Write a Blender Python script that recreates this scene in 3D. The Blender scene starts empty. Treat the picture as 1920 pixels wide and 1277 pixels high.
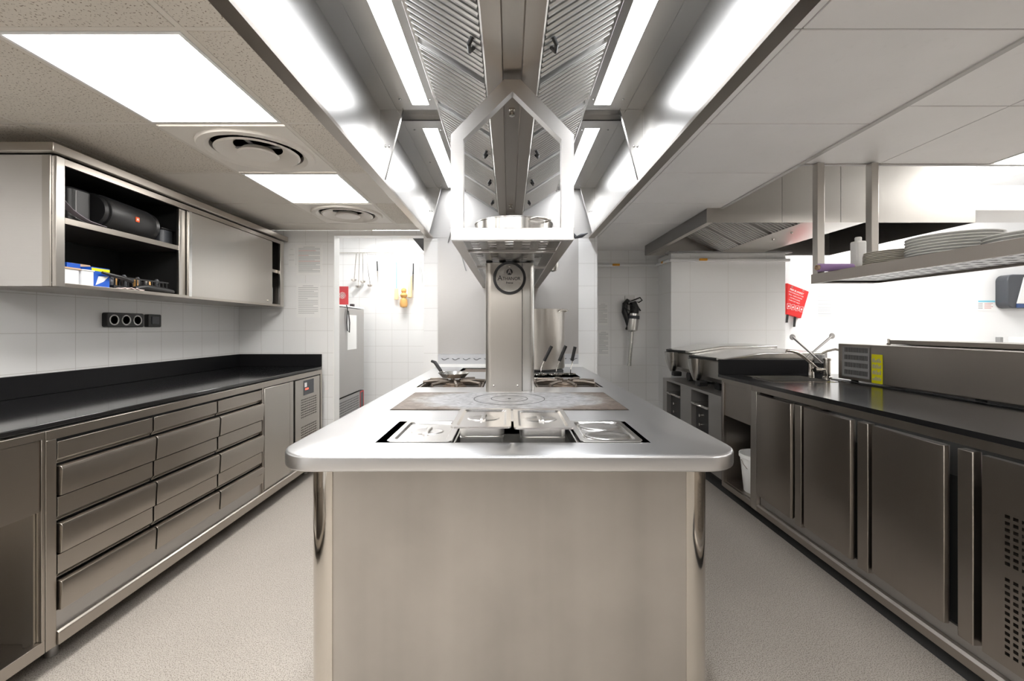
import bpy, bmesh, math, random
from mathutils import Vector, Matrix
random.seed(7)
SC = bpy.context.scene
COL = SC.collection
PI = math.pi

# ------------------------------------------------------------ camera, world, exposure
F = 810.0; VX = 955.0; VY = 614.0; H = 1.25
cam = bpy.data.cameras.new('camera'); camo = bpy.data.objects.new('camera', cam); COL.objects.link(camo)
camo.location = (0, 0, H); camo.rotation_euler = (PI/2, 0, 0)
cam.sensor_width = 36; cam.sensor_fit = 'HORIZONTAL'; cam.lens = F/1920*36
cam.shift_x = (960-VX)/1920; cam.shift_y = -(638.5-VY)/1920; cam.clip_start = 0.05
SC.camera = camo
w = bpy.data.worlds.new('world'); SC.world = w; w.use_nodes = True
w.node_tree.nodes['Background'].inputs[0].default_value = (0.9, 0.95, 1, 1)
w.node_tree.nodes['Background'].inputs[1].default_value = 0.6
SC.view_settings.view_transform = 'Standard'; SC.view_settings.look = 'None'
SC.view_settings.gamma = 1; SC.view_settings.use_curve_mapping = False
SC.view_settings.exposure = 1.2
PANEL = 8.0      # ceiling panels
STRIP = 9.5      # hood lamps

# ------------------------------------------------------------ materials
def mat(name):
    m = bpy.data.materials.new(name); m.use_nodes = True
    nt = m.node_tree; return m, nt, nt.nodes['Principled BSDF']
def plain(name, col, rough=0.5, metal=0.0, spec=None, trans=0.0):
    m, nt, b = mat(name)
    b.inputs['Base Color'].default_value = (*col, 1); b.inputs['Roughness'].default_value = rough
    b.inputs['Metallic'].default_value = metal
    if spec is not None: b.inputs['Specular IOR Level'].default_value = spec
    if trans: b.inputs['Transmission Weight'].default_value = trans
    return m
def N(nt, t, **k):
    n = nt.nodes.new(t)
    for a, v in k.items():
        if a in n.inputs.keys() if isinstance(a, str) else False: n.inputs[a].default_value = v
        else: setattr(n, a, v)
    return n
def brushed(name, col, rough, scale, bump=0.02, rv=0.10, cv=0.06, aniso=None):
    """brushed stainless steel; scale = noise scale per axis, small along the grain"""
    m, nt, b = mat(name); L = nt.links.new
    tc = N(nt, 'ShaderNodeTexCoord'); mp = N(nt, 'ShaderNodeMapping'); mp.inputs['Scale'].default_value = scale
    L(tc.outputs['Object'], mp.inputs['Vector'])
    n = N(nt, 'ShaderNodeTexNoise'); n.inputs['Scale'].default_value = 1; n.inputs['Detail'].default_value = 3
    L(mp.outputs[0], n.inputs['Vector'])
    n2 = N(nt, 'ShaderNodeTexNoise'); n2.inputs['Scale'].default_value = 3.5; n2.inputs['Detail'].default_value = 4
    L(tc.outputs['Object'], n2.inputs['Vector'])
    mr = N(nt, 'ShaderNodeMapRange'); mr.inputs[3].default_value = rough-rv/2; mr.inputs[4].default_value = rough+rv/2
    ad = N(nt, 'ShaderNodeMath'); ad.operation = 'MULTIPLY_ADD'; ad.inputs[1].default_value = 0.5
    L(n.outputs[0], ad.inputs[0])
    hf = N(nt, 'ShaderNodeMath'); hf.operation = 'MULTIPLY'; hf.inputs[1].default_value = 0.5
    L(n2.outputs[0], hf.inputs[0]); L(hf.outputs[0], ad.inputs[2]); L(ad.outputs[0], mr.inputs[0])
    L(mr.outputs[0], b.inputs['Roughness'])
    cr = N(nt, 'ShaderNodeMix'); cr.data_type = 'RGBA'
    cr.inputs[6].default_value = (*[c*(1-cv) for c in col], 1); cr.inputs[7].default_value = (*[min(1, c*(1+cv)) for c in col], 1)
    L(ad.outputs[0], cr.inputs[0]); L(cr.outputs[2], b.inputs['Base Color'])
    bp = N(nt, 'ShaderNodeBump'); bp.inputs['Strength'].default_value = bump; bp.inputs['Distance'].default_value = 0.004
    L(n.outputs[0], bp.inputs['Height']); L(bp.outputs[0], b.inputs['Normal'])
    b.inputs['Metallic'].default_value = 1
    if aniso:
        b.inputs['Anisotropic'].default_value = aniso[0]
        tv = N(nt, 'ShaderNodeCombineXYZ')
        for i in range(3): tv.inputs[i].default_value = aniso[1][i]
        L(tv.outputs[0], b.inputs['Tangent'])
    return m
ST = (0.60, 0.575, 0.54)
M = {}
M['steel_y'] = brushed('steel_grain_along', (0.43, 0.395, 0.355), 0.28, (130, 4, 130), 0.0, 0.03, 0.012)
M['steel_front'] = brushed('steel_front', (0.50, 0.48, 0.455), 0.34, (7, 7, 0.35), 0.006, 0.16, 0.40)  # vertical colour streaks stand in for reflected light bands, with some drip stains
M['steel_right'] = brushed('steel_right', (0.41, 0.375, 0.34), 0.30, (120, 120, 2), 0.002, 0.06, 0.04)      # grain along Y
M['steel_x'] = brushed('steel_grain_across', (0.64, 0.62, 0.60), 0.30, (1.5, 200, 200), 0.006)
M['steel_z'] = brushed('steel_grain_up', (0.50, 0.475, 0.44), 0.30, (120, 120, 2), 0.002, 0.06, 0.04)
M['steel_top'] = brushed('steel_worktop', (0.70, 0.705, 0.72), 0.32, (6, 90, 40), 0.01, 0.08, 0.03)
M['steel_fine'] = brushed('steel_satin', (0.66, 0.65, 0.63), 0.22, (60, 60, 60), 0.01)
M['steel_hood'] = brushed('steel_hood', (0.56, 0.555, 0.545), 0.30, (100, 2, 100), 0.002, 0.08, 0.04)
M['steel_grey'] = brushed('steel_matt', (0.50, 0.49, 0.48), 0.45, (20, 20, 120), 0.003)
M['steel_grey2'] = brushed('steel_pan_side', (0.50, 0.485, 0.46), 0.36, (20, 20, 60), 0.01)
M['filter'] = brushed('filter_steel', (0.80, 0.795, 0.78), 0.33, (30, 30, 30), 0.004, 0.08)
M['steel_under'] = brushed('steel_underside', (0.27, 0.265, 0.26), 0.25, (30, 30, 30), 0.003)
M['bright_pan'] = brushed('pan_steel', (0.82, 0.81, 0.79), 0.38, (30, 30, 30), 0.004)
M['mauve'] = plain('mauve_paper', (0.30, 0.27, 0.31), 0.7)
M['grate'] = brushed('grate_iron', (0.26, 0.225, 0.195), 0.42, (60, 60, 60), 0.03, 0.2, 0.4)
M['tray'] = plain('burnt_tray', (0.05, 0.04, 0.032), 0.5)
M['polished'] = brushed('steel_polished', (0.70, 0.665, 0.62), 0.07, (14, 14, 2), 0.02, 0.05)
M['black_top'] = brushed('black_stone', (0.010, 0.010, 0.011), 0.09, (25, 25, 25), 0.002, 0.05)
nb = M['black_top'].node_tree.nodes['Principled BSDF']; nb.inputs['Metallic'].default_value = 0; nb.inputs['IOR'].default_value = 1.6
M['black_right'] = brushed('black_stone_glossy', (0.010, 0.010, 0.011), 0.15, (25, 25, 25), 0.004, 0.06)
nr = M['black_right'].node_tree.nodes['Principled BSDF']; nr.inputs['Metallic'].default_value = 0; nr.inputs['IOR'].default_value = 1.55
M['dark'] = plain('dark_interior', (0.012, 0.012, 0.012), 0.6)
M['black'] = plain('black_plastic', (0.015, 0.015, 0.016), 0.4)
M['rubber'] = plain('dark_rubber', (0.03, 0.03, 0.03), 0.7)
M['grey_dark'] = plain('dark_grey_plastic', (0.06, 0.065, 0.075), 0.4)
M['black_upstand'] = plain('black_upstand', (0.008, 0.008, 0.009), 0.4); M['black_upstand'].node_tree.nodes['Principled BSDF'].inputs['IOR'].default_value = 1.3
M['grey'] = plain('grey_plastic', (0.3, 0.3, 0.3), 0.4)
M['white'] = plain('white_plastic', (0.85, 0.85, 0.84), 0.4)
M['paint'] = plain('white_paint', (0.86, 0.865, 0.87), 0.6)
M['rear_paint'] = plain('rear_wall_paint', (0.46, 0.445, 0.43), 0.6)
M['reflection_panel'] = plain('reflection_panel_grey', (0.10, 0.09, 0.08), 0.5)
M['paper'] = plain('paper', (0.87, 0.87, 0.86), 0.8)
M['ink'] = plain('ink', (0.42, 0.42, 0.44), 0.8)
M['ink_red'] = plain('ink_red', (0.6, 0.25, 0.25), 0.8)
M['red'] = plain('red_cloth', (0.75, 0.02, 0.02), 0.5)
M['red_card'] = plain('red_card', (0.7, 0.07, 0.08), 0.6)
M['orange'] = plain('orange_badge', (0.9, 0.12, 0.02), 0.5)
M['amber'] = plain('amber_plastic', (0.75, 0.35, 0.03), 0.5)
M['yellow'] = plain('yellow_sticker', (0.85, 0.80, 0.0), 0.5)
M['blue'] = plain('blue_card', (0.01, 0.10, 0.55), 0.5)
M['blue_dark'] = plain('blue_plastic', (0.03, 0.07, 0.2), 0.4)
M['teal'] = plain('teal_print', (0.2, 0.6, 0.75), 0.6)
M['green'] = plain('green_plastic', (0.0, 0.35, 0.12), 0.5)
M['kraft'] = plain('cardboard', (0.55, 0.40, 0.27), 0.8)
M['wood'] = plain('light_wood', (0.72, 0.40, 0.13), 0.55)
M['wood2'] = plain('pale_wood', (0.80, 0.62, 0.36), 0.6)
M['china'] = plain('white_china', (0.80, 0.80, 0.78), 0.2)
M['china2'] = plain('cream_china', (0.55, 0.52, 0.46), 0.3)
M['film'] = plain('violet_film', (0.42, 0.28, 0.55), 0.15)
M['lid_clear'] = plain('frosted_plastic', (0.8, 0.82, 0.85), 0.3)
M['cloth'] = plain('pink_cloth', (0.75, 0.62, 0.6), 0.9)
M['cream'] = plain('cream_paint', (0.80, 0.76, 0.70), 0.5)
M['rust'] = brushed('scorched_steel', (0.30, 0.24, 0.19), 0.5, (40, 40, 40), 0.05, 0.2, 0.45)
M['bulb_glass'] = plain('bulb', (0.7, 0.7, 0.7), 0.1)

def emit(name, col, s):
    m, nt, b = mat(name); nt.nodes.remove(b)
    e = N(nt, 'ShaderNodeEmission'); e.inputs[0].default_value = (*col, 1); e.inputs[1].default_value = s
    nt.links.new(e.outputs[0], nt.nodes['Material Output'].inputs[0]); return m
M['panel'] = emit('lamp_panel', (1.0, 0.97, 0.93), PANEL)
M['panel_bright'] = emit('lamp_panel_bright', (1.0, 0.99, 0.97), PANEL*1.35)
M['strip'] = emit('lamp_strip', (0.97, 0.98, 1.0), STRIP)
M['display'] = emit('red_display', (1, 0.15, 0.1), 0.8)

def tiles(name, axis, off=(0, 0), size=0.2, col=(0.89, 0.892, 0.89), rough=0.25, mortar=(0.68, 0.67, 0.655)):
    m, nt, b = mat(name); L = nt.links.new
    tc = N(nt, 'ShaderNodeTexCoord'); sp = N(nt, 'ShaderNodeSeparateXYZ'); cb = N(nt, 'ShaderNodeCombineXYZ')
    L(tc.outputs['Object'], sp.inputs[0])
    mp = N(nt, 'ShaderNodeMapping'); mp.inputs['Location'].default_value = (-off[0]+20*size, -off[1]+20*size, 0)
    L(sp.outputs[axis], cb.inputs[0]); L(sp.outputs[2], cb.inputs[1]); L(cb.outputs[0], mp.inputs[0])
    br = N(nt, 'ShaderNodeTexBrick'); br.offset = 0; br.squash = 1
    br.inputs['Scale'].default_value = 1; br.inputs['Brick Width'].default_value = size; br.inputs['Row Height'].default_value = size
    br.inputs['Mortar Size'].default_value = 0.0018; br.inputs['Mortar Smooth'].default_value = 0.3
    br.inputs['Color1'].default_value = (*col, 1); br.inputs['Color2'].default_value = (*[c*0.985 for c in col], 1)
    br.inputs['Mortar'].default_value = (*mortar, 1)
    L(mp.outputs[0], br.inputs[0]); L(br.outputs[0], b.inputs['Base Color'])
    bp = N(nt, 'ShaderNodeBump'); bp.inputs['Strength'].default_value = 0.35; bp.inputs['Distance'].default_value = 0.002; bp.invert = True
    nz = N(nt, 'ShaderNodeTexNoise'); nz.inputs['Scale'].default_value = 4
    ad = N(nt, 'ShaderNodeMath'); ad.operation = 'MULTIPLY_ADD'; ad.inputs[1].default_value = 0.5
    L(tc.outputs['Object'], nz.inputs[0]); L(nz.outputs[0], ad.inputs[0]); L(br.outputs[1], ad.inputs[2])
    L(ad.outputs[0], bp.inputs['Height']); L(bp.outputs[0], b.inputs['Normal'])
    b.inputs['Roughness'].default_value = rough
    return m
M['tile_yz'] = tiles('wall_tiles_side', 1, (0.03, 0.02))
M['tile_xz'] = tiles('wall_tiles_back', 0, (-0.04, 0.02))
M['tile_big'] = tiles('pillar_tiles', 0, (-0.1, 0.02), 0.4, mortar=(0.74, 0.73, 0.71))

def speckle(name, base, spot, scale, thr, rough, amt=1.0, fine=None):
    m, nt, b = mat(name); L = nt.links.new
    tc = N(nt, 'ShaderNodeTexCoord')
    n = N(nt, 'ShaderNodeTexNoise'); n.inputs['Scale'].default_value = scale; n.inputs['Detail'].default_value = 2
    L(tc.outputs['Object'], n.inputs[0])
    r = N(nt, 'ShaderNodeValToRGB'); r.color_ramp.elements[0].position = thr; r.color_ramp.elements[1].position = thr+0.04
    r.color_ramp.elements[0].color = (*spot, 1); r.color_ramp.elements[1].color = (*base, 1)
    L(n.outputs[0], r.inputs[0])
    n2 = N(nt, 'ShaderNodeTexNoise'); n2.inputs['Scale'].default_value = 1.6; n2.inputs['Detail'].default_value = 5
    L(tc.outputs['Object'], n2.inputs[0])
    mr = N(nt, 'ShaderNodeMapRange'); mr.inputs[3].default_value = 0.88; mr.inputs[4].default_value = 1.1
    L(n2.outputs[0], mr.inputs[0])
    mx = N(nt, 'ShaderNodeMix'); mx.data_type = 'RGBA'; mx.blend_type = 'MULTIPLY'; mx.inputs[0].default_value = 1
    L(r.outputs[0], mx.inputs[6]); L(mr.outputs[0], mx.inputs[7])
    out = mx.outputs[2]
    if fine:
        n3 = N(nt, 'ShaderNodeTexNoise'); n3.inputs['Scale'].default_value = fine; n3.inputs['Detail'].default_value = 1
        L(tc.outputs['Object'], n3.inputs[0])
        m3 = N(nt, 'ShaderNodeMapRange'); m3.inputs[1].default_value = 0.3; m3.inputs[2].default_value = 0.7
        m3.inputs[3].default_value = 0.72; m3.inputs[4].default_value = 1.22
        L(n3.outputs[0], m3.inputs[0])
        my = N(nt, 'ShaderNodeMix'); my.data_type = 'RGBA'; my.blend_type = 'MULTIPLY'; my.inputs[0].default_value = 1
        L(out, my.inputs[6]); L(m3.outputs[0], my.inputs[7]); out = my.outputs[2]
    L(out, b.inputs['Base Color']); b.inputs['Roughness'].default_value = rough
    return m
M['floor'] = speckle('speckled_vinyl', (0.44, 0.405, 0.365), (0.17, 0.145, 0.12), 260, 0.40, 0.5, fine=300)
M['tile_speck'] = speckle('speckled_ceiling_tile', (0.70, 0.65, 0.575), (0.27, 0.22, 0.175), 150, 0.35, 0.9)
M['tile_smooth'] = speckle('smooth_ceiling_tile', (0.74, 0.70, 0.64), (0.71, 0.67, 0.61), 30, 0.3, 0.8)
M['tile_white'] = speckle('white_ceiling_tile', (0.90, 0.89, 0.885), (0.88, 0.87, 0.865), 30, 0.3, 0.55)
M['tile_gap'] = plain('ceiling_shadow_gap', (0.30, 0.28, 0.25), 0.9)
M['grid'] = plain('ceiling_grid', (0.70, 0.655, 0.59), 0.5)
M['grid_white'] = plain('ceiling_grid_white', (0.5, 0.49, 0.48), 0.5)

def hotplate_mat():
    m, nt, b = mat('scorched_hot_plate'); L = nt.links.new
    tc = N(nt, 'ShaderNodeTexCoord'); mp = N(nt, 'ShaderNodeMapping'); mp.inputs['Scale'].default_value = (2.0, 3.2, 1)
    L(tc.outputs['Object'], mp.inputs[0])
    ln = N(nt, 'ShaderNodeVectorMath'); ln.operation = 'LENGTH'; L(mp.outputs[0], ln.inputs[0])
    n = N(nt, 'ShaderNodeTexNoise'); n.inputs['Scale'].default_value = 9; n.inputs['Detail'].default_value = 8; n.inputs['Roughness'].default_value = 0.65
    L(tc.outputs['Object'], n.inputs[0])
    a = N(nt, 'ShaderNodeMath'); a.operation = 'MULTIPLY_ADD'; a.inputs[1].default_value = 0.7
    L(n.outputs[0], a.inputs[0]); L(ln.outputs[1], a.inputs[2])
    r = N(nt, 'ShaderNodeValToRGB'); cr = r.color_ramp
    cr.elements[0].position = 0.75; cr.elements[0].color = (0.40, 0.405, 0.42, 1)
    cr.elements[1].position = 1.0; cr.elements[1].color = (0.16, 0.125, 0.105, 1)
    e = cr.elements.new(0.84); e.color = (0.31, 0.295, 0.285, 1)
    e = cr.elements.new(0.90); e.color = (0.22, 0.185, 0.16, 1)
    sc = N(nt, 'ShaderNodeMath'); sc.operation = 'MULTIPLY'; sc.inputs[1].default_value = 0.70
    L(a.outputs[0], sc.inputs[0]); L(sc.outputs[0], r.inputs[0])
    n2 = N(nt, 'ShaderNodeTexNoise'); n2.inputs['Scale'].default_value = 14; n2.inputs['Detail'].default_value = 6; n2.inputs['Distortion'].default_value = 2.5
    L(tc.outputs['Object'], n2.inputs[0])
    m2 = N(nt, 'ShaderNodeMapRange'); m2.inputs[1].default_value = 0.3; m2.inputs[2].default_value = 0.7; m2.inputs[3].default_value = 0.72; m2.inputs[4].default_value = 1.3
    L(n2.outputs[0], m2.inputs[0])
    mx = N(nt, 'ShaderNodeMix'); mx.data_type = 'RGBA'; mx.blend_type = 'MULTIPLY'; mx.inputs[0].default_value = 1
    L(r.outputs[0], mx.inputs[6]); L(m2.outputs[0], mx.inputs[7]); L(mx.outputs[2], b.inputs['Base Color'])
    b.inputs['Metallic'].default_value = 0.6; b.inputs['Roughness'].default_value = 0.5
    return m
M['hot'] = hotplate_mat()
def carbon_mesh():
    m, nt, b = mat('speaker_mesh'); L = nt.links.new
    tc = N(nt, 'ShaderNodeTexCoord'); c = N(nt, 'ShaderNodeTexChecker'); c.inputs['Scale'].default_value = 420
    c.inputs[1].default_value = (0.05, 0.05, 0.055, 1); c.inputs[2].default_value = (0.008, 0.008, 0.008, 1)
    L(tc.outputs['Object'], c.inputs[0]); L(c.outputs[0], b.inputs['Base Color']); b.inputs['Roughness'].default_value = 0.45
    return m
M['mesh'] = carbon_mesh()
M['mesh'].node_tree.nodes['Checker Texture'].inputs[1].default_value = (0.028, 0.028, 0.03, 1)

# ------------------------------------------------------------ mesh builder
class MB:
    def __init__(s): s.v = []; s.f = []
    def add(s, vs, fs):
        n = len(s.v); s.v += [tuple(p) for p in vs]; s.f += [tuple(i+n for i in f) for f in fs]; return s
    def box(s, x0, x1, y0, y1, z0, z1):
        x0, x1 = min(x0, x1), max(x0, x1); y0, y1 = min(y0, y1), max(y0, y1); z0, z1 = min(z0, z1), max(z0, z1)
        return s.add([(x, y, z) for z in (z0, z1) for y in (y0, y1) for x in (x0, x1)],
                     [(0, 2, 3, 1), (4, 5, 7, 6), (0, 1, 5, 4), (2, 6, 7, 3), (0, 4, 6, 2), (1, 3, 7, 5)])
    def prism(s, poly, axis, a0, a1):
        """poly of (p,q); axis 'x': (a,p,q) 'y': (p,a,q) 'z': (p,q,a)"""
        f = {'x': lambda p, q, a: (a, p, q), 'y': lambda p, q, a: (p, a, q), 'z': lambda p, q, a: (p, q, a)}[axis]
        n = len(poly)
        vs = [f(p, q, a0) for p, q in poly]+[f(p, q, a1) for p, q in poly]
        fs = [tuple(range(n)), tuple(range(2*n-1, n-1, -1))]+[(i, (i+1) % n, n+(i+1) % n, n+i) for i in range(n)]
        return s.add(vs, fs)
    def tube(s, pts, r, seg=10, closed=False):
        pts = [Vector(p) for p in pts]; n = len(pts); rs = r if isinstance(r, (list, tuple)) else [r]*n
        vs = []; prev = None
        for i, p in enumerate(pts):
            if closed: d = (pts[(i+1) % n]-pts[i-1])
            else: d = (pts[min(i+1, n-1)]-pts[max(i-1, 0)])
            d.normalize()
            if prev is None:
                up = Vector((0, 0, 1)) if abs(d.z) < 0.9 else Vector((1, 0, 0)); a = d.cross(up).normalized()
            else: a = (prev-d*prev.dot(d)).normalized()
            prev = a; b = d.cross(a)
            for k in range(seg):
                t = 2*PI*k/seg; vs.append(p+(a*math.cos(t)+b*math.sin(t))*rs[i])
        fs = []
        for i in range(n if closed else n-1):
            j = (i+1) % n
            for k in range(seg):
                l = (k+1) % seg; fs.append((i*seg+k, i*seg+l, j*seg+l, j*seg+k))
        if not closed: fs += [tuple(range(seg-1, -1, -1)), tuple((n-1)*seg+k for k in range(seg))]
        return s.add(vs, fs)
    def lathe(s, prof, c, axis='z', seg=32, close=False):
        """prof of (r, h) along axis from centre c"""
        f = {'z': lambda r, t, h: (c[0]+r*math.cos(t), c[1]+r*math.sin(t), c[2]+h),
             'y': lambda r, t, h: (c[0]+r*math.cos(t), c[1]+h, c[2]+r*math.sin(t)),
             'x': lambda r, t, h: (c[0]+h, c[1]+r*math.cos(t), c[2]+r*math.sin(t))}[axis]
        n = len(prof); vs = []
        for r, h in prof:
            for k in range(seg): vs.append(f(max(r, 1e-5), 2*PI*k/seg, h))
        fs = []
        for i in range(n if close else n-1):
            j = (i+1) % n
            for k in range(seg):
                l = (k+1) % seg; fs.append((i*seg+k, i*seg+l, j*seg+l, j*seg+k))
        if not close: fs += [tuple(range(seg-1, -1, -1)), tuple((n-1)*seg+k for k in range(seg))]
        return s.add(vs, fs)
    def ring_prism(s, outer, inner, axis, a0, a1):
        f = {'x': lambda p, q, a: (a, p, q), 'y': lambda p, q, a: (p, a, q), 'z': lambda p, q, a: (p, q, a)}[axis]
        n = len(outer)
        vs = [f(p, q, a) for a in (a0, a1) for poly in (outer, inner) for p, q in poly]
        O0, I0, O1, I1 = 0, n, 2*n, 3*n; fs = []
        for i in range(n):
            j = (i+1) % n
            fs += [(O0+i, O0+j, I0+j, I0+i), (O1+i, I1+i, I1+j, O1+j), (O0+i, O1+i, O1+j, O0+j), (I0+i, I0+j, I1+j, I1+i)]
        return s.add(vs, fs)
    def perf(s, axis, a0, a1, p0, p1, q0, q1, hp, hq):
        """plate with a grid of rectangular holes; hp/hq lists of (lo,hi) hole intervals in p and q"""
        def bx(pa, pb, qa, qb):
            if pb-pa < 1e-6 or qb-qa < 1e-6: return
            if axis == 'x': s.box(a0, a1, pa, pb, qa, qb)
            elif axis == 'y': s.box(pa, pb, a0, a1, qa, qb)
            else: s.box(pa, pb, qa, qb, a0, a1)
        q = q0
        for lo, hi in hq:
            bx(p0, p1, q, lo); p = p0
            for l2, h2 in hp:
                bx(p, l2, lo, hi); p = h2
            bx(p, p1, lo, hi); q = hi
        bx(p0, p1, q, q1); return s
    def xf(s, mtx):
        s.v = [tuple(mtx @ Vector(p)) for p in s.v]; return s
    def build(s, name, m, parent=None, bevel=0, seg=2, smooth=35, loc=None):
        me = bpy.data.meshes.new(name)
        o0 = Vector(parent_world(parent)) if parent else Vector(loc or (0, 0, 0))
        me.from_pydata([tuple(Vector(p)-o0) for p in s.v], [], s.f)
        bm = bmesh.new(); bm.from_mesh(me); bmesh.ops.remove_doubles(bm, verts=bm.verts, dist=1e-6)
        bmesh.ops.recalc_face_normals(bm, faces=bm.faces); bm.to_mesh(me); bm.free()
        if smooth:
            for p in me.polygons: p.use_smooth = True
            me.set_sharp_from_angle(angle=math.radians(smooth))
        me.materials.append(M[m] if isinstance(m, str) else m)
        o = bpy.data.objects.new(name, me); COL.objects.link(o)
        if parent: o.parent = parent
        elif loc: o.location = loc
        if bevel:
            b = o.modifiers.new('bevel', 'BEVEL'); b.width = bevel; b.segments = seg; b.limit_method = 'ANGLE'; b.angle_limit = math.radians(50)
        return o
def parent_world(o):
    v = Vector((0, 0, 0))
    while o: v += o.location; o = o.parent
    return v
def tag(o, label=None, cat=None, group=None, kind=None):
    if label: o['label'] = label
    if cat: o['category'] = cat
    if group: o['group'] = group
    if kind: o['kind'] = kind
    return o
def thing(name, loc, label, cat, group=None):
    o = bpy.data.objects.new(name, None); COL.objects.link(o); o.location = loc; o.empty_display_size = 0.05
    return tag(o, label, cat, group)
def struct(name, mb, m, **k): return tag(mb.build(name, m, smooth=k.pop('smooth', 35), **k), kind='structure')
def B(*a): return MB().box(*a)
def text(name, s, size, loc, rot, m, parent, ext=0.0004, bold=False, sx=1):
    c = bpy.data.curves.new(name, 'FONT'); c.body = s; c.size = size; c.extrude = ext; c.align_x = 'CENTER'; c.align_y = 'CENTER'
    if bold: c.offset = size*0.02
    c.materials.append(M[m]); o = bpy.data.objects.new(name, c); COL.objects.link(o)
    bpy.context.view_layer.update()
    me = bpy.data.meshes.new_from_object(o.evaluated_get(bpy.context.evaluated_depsgraph_get()))
    bpy.data.objects.remove(o); bpy.data.curves.remove(c)
    o = bpy.data.objects.new(name, me); COL.objects.link(o)
    o.parent = parent; o.location = Vector(loc)-parent_world(parent); o.rotation_euler = rot; o.scale = (sx, 1, 1)
    return o
def copy_tree(o, parent=None):
    c = o.copy(); COL.objects.link(c); c.parent = parent
    for ch in list(o.children): copy_tree(ch, c)
    return c
def rrect(x0, x1, y0, y1, r, n=8, corners=(1, 1, 1, 1)):
    out = []
    for (cx, cy, a, on) in ((x0+r, y0+r, PI, corners[0]), (x1-r, y0+r, 1.5*PI, corners[1]), (x1-r, y1-r, 0, corners[2]), (x0+r, y1-r, 0.5*PI, corners[3])):
        if on: out += [(cx+r*math.cos(a+PI/2*i/n), cy+r*math.sin(a+PI/2*i/n)) for i in range(n+1)]
        else: out.append((cx+(-r if a in (PI, 0.5*PI) else r), cy+(-r if a in (PI, 1.5*PI) else r)))
    return out
def cut(o, boxes):
    """cut boxes (world, o at its own loc) out of a mesh object and keep the result"""
    cm = MB()
    for b in boxes: cm.box(*b)
    c = cm.build('cutter', 'dark', smooth=0)
    m = o.modifiers.new('cut', 'BOOLEAN'); m.operation = 'DIFFERENCE'; m.object = c; m.solver = 'EXACT'
    bpy.context.view_layer.update()
    dg = bpy.context.evaluated_depsgraph_get()
    me = bpy.data.meshes.new_from_object(o.evaluated_get(dg)); o.modifiers.clear(); o.data = me
    bpy.data.objects.remove(c)
    return o
def px(u, v, Y): return Vector(((u-VX)/F*Y, Y, H-(v-VY)/F*Y))

# ------------------------------------------------------------ setting
CZ = 2.126; XL = -2.44; YB = 3.9; YR = -2.6; XR = 6.2; YF = 4.93
struct('floor', B(XL, XR, YR, 5.4, -0.05, 0), 'floor')
struct('wall_left', B(XL-0.1, XL, YR, 5.4, 0, 2.75), 'tile_yz')
struct('wall_back_left', B(XL, -1.589, YB, 4.01, 0, CZ), 'tile_xz')
struct('wall_back_lintel', B(-1.589, -0.76, YB, 4.01, 2.088, CZ), 'tile_xz')
struct('wall_back_centre', B(-0.76, 0.784, 3.85, 5.3, 0, CZ-0.001), 'tile_xz')
struct('wall_recess', B(0.784, 2.9, YF, YF+0.1, 0, 2.75), 'tile_xz')
struct('wall_far_right', B(2.9, XR, YF, YF+0.1, 0, 2.75), 'paint')
struct('wall_back_right', B(1.70, 2.90, 4.54, YF, 0, 2.03), 'tile_big')
struct('wall_right', B(XR, XR+0.1, YR, YF+0.1, 0, 2.75), 'paint')
struct('wall_rear', B(XL, XR, YR-0.1, YR, 0, 2.75), 'rear_paint')
for k, (a, b) in enumerate(((-1.75, -0.95), (-0.25, 0.30), (0.95, 1.75), (2.9, 3.9))):  # unseen dark panels added so the steel reflects darker bands
    struct('door_%d' % (k+1), B(a, b, YR, YR+0.03, 0, 2.05), 'reflection_panel', bevel=0.004)
struct('wall_pantry_back', B(XL, -0.76, 5.3, 5.4, 0, 2.4), 'tile_xz')
tag(B(-0.80, 0.784, 5.3, 5.4, 0, 2.4).build('wall_pantry_end', 'paint'), kind='structure')
struct('ceiling_pantry', B(XL, -0.76, 4.01, 5.3, 2.35, 2.40), 'paint')
# door jamb lining
struct('trim_1', MB().box(-1.589, -1.579, YB-0.004, 4.014, 0, 2.088).box(-0.772, -0.76, YB-0.004, 4.014, 0, 2.088).box(-1.579, -0.772, YB-0.004, 4.014, 2.078, 2.088), 'white')
# pillar pipe rail and recess rail with amber clips
rl = MB().box(1.68, 2.93, 4.50, 4.54, 1.94, 1.965)
rl.tube([(0.79, 4.90, 1.955), (1.66, 4.90, 1.955), (1.68, 4.52, 1.955)], 0.016)
struct('trim_2', rl, 'paint', bevel=0.004)
struct('trim_3', B(1.66, 2.95, 4.49, 4.60, 2.03, 2.045), 'grey')

# ceiling: tiles set between visible bars
ROW = [YR, -2.27, -1.68, -1.09, -0.50, 0.09, 0.68, 1.27, 1.86, 2.455, 3.05, 3.64, YB]
colsL = [XL, -2.11, -1.54, -0.965, -0.726]
LIGHTS = {(2, 7), (2, 9), (2, 5), (2, 3), (2, 1)}; VENTS = {(2, 8), (2, 10)}
sp, sm = MB(), MB(); gl = MB()
for i in range(4):
    for j in range(len(ROW)-1):
        if (i, j) in LIGHTS or (i, j) in VENTS: continue
        x0, x1, y0, y1 = colsL[i]+0.0115, colsL[i+1]-0.0115, ROW[j]+0.010, ROW[j+1]-0.010
        rough_tile = (i == 3) or (i == 1 and j <= 8) or (i == 0 and j <= 8) or j <= 6
        if i == 3 and j in (9, 11): rough_tile = False
        (sp if rough_tile else sm).box(x0, x1, y0, y1, CZ, CZ+0.015)
struct('ceiling_left_speckled', sp, 'tile_speck', bevel=0.002)
struct('ceiling_left_smooth', sm, 'tile_smooth', bevel=0.002)
for x in colsL[1:4]: gl.box(x-0.0098, x+0.0098, YR, YB, CZ+0.001, CZ+0.013)
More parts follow.
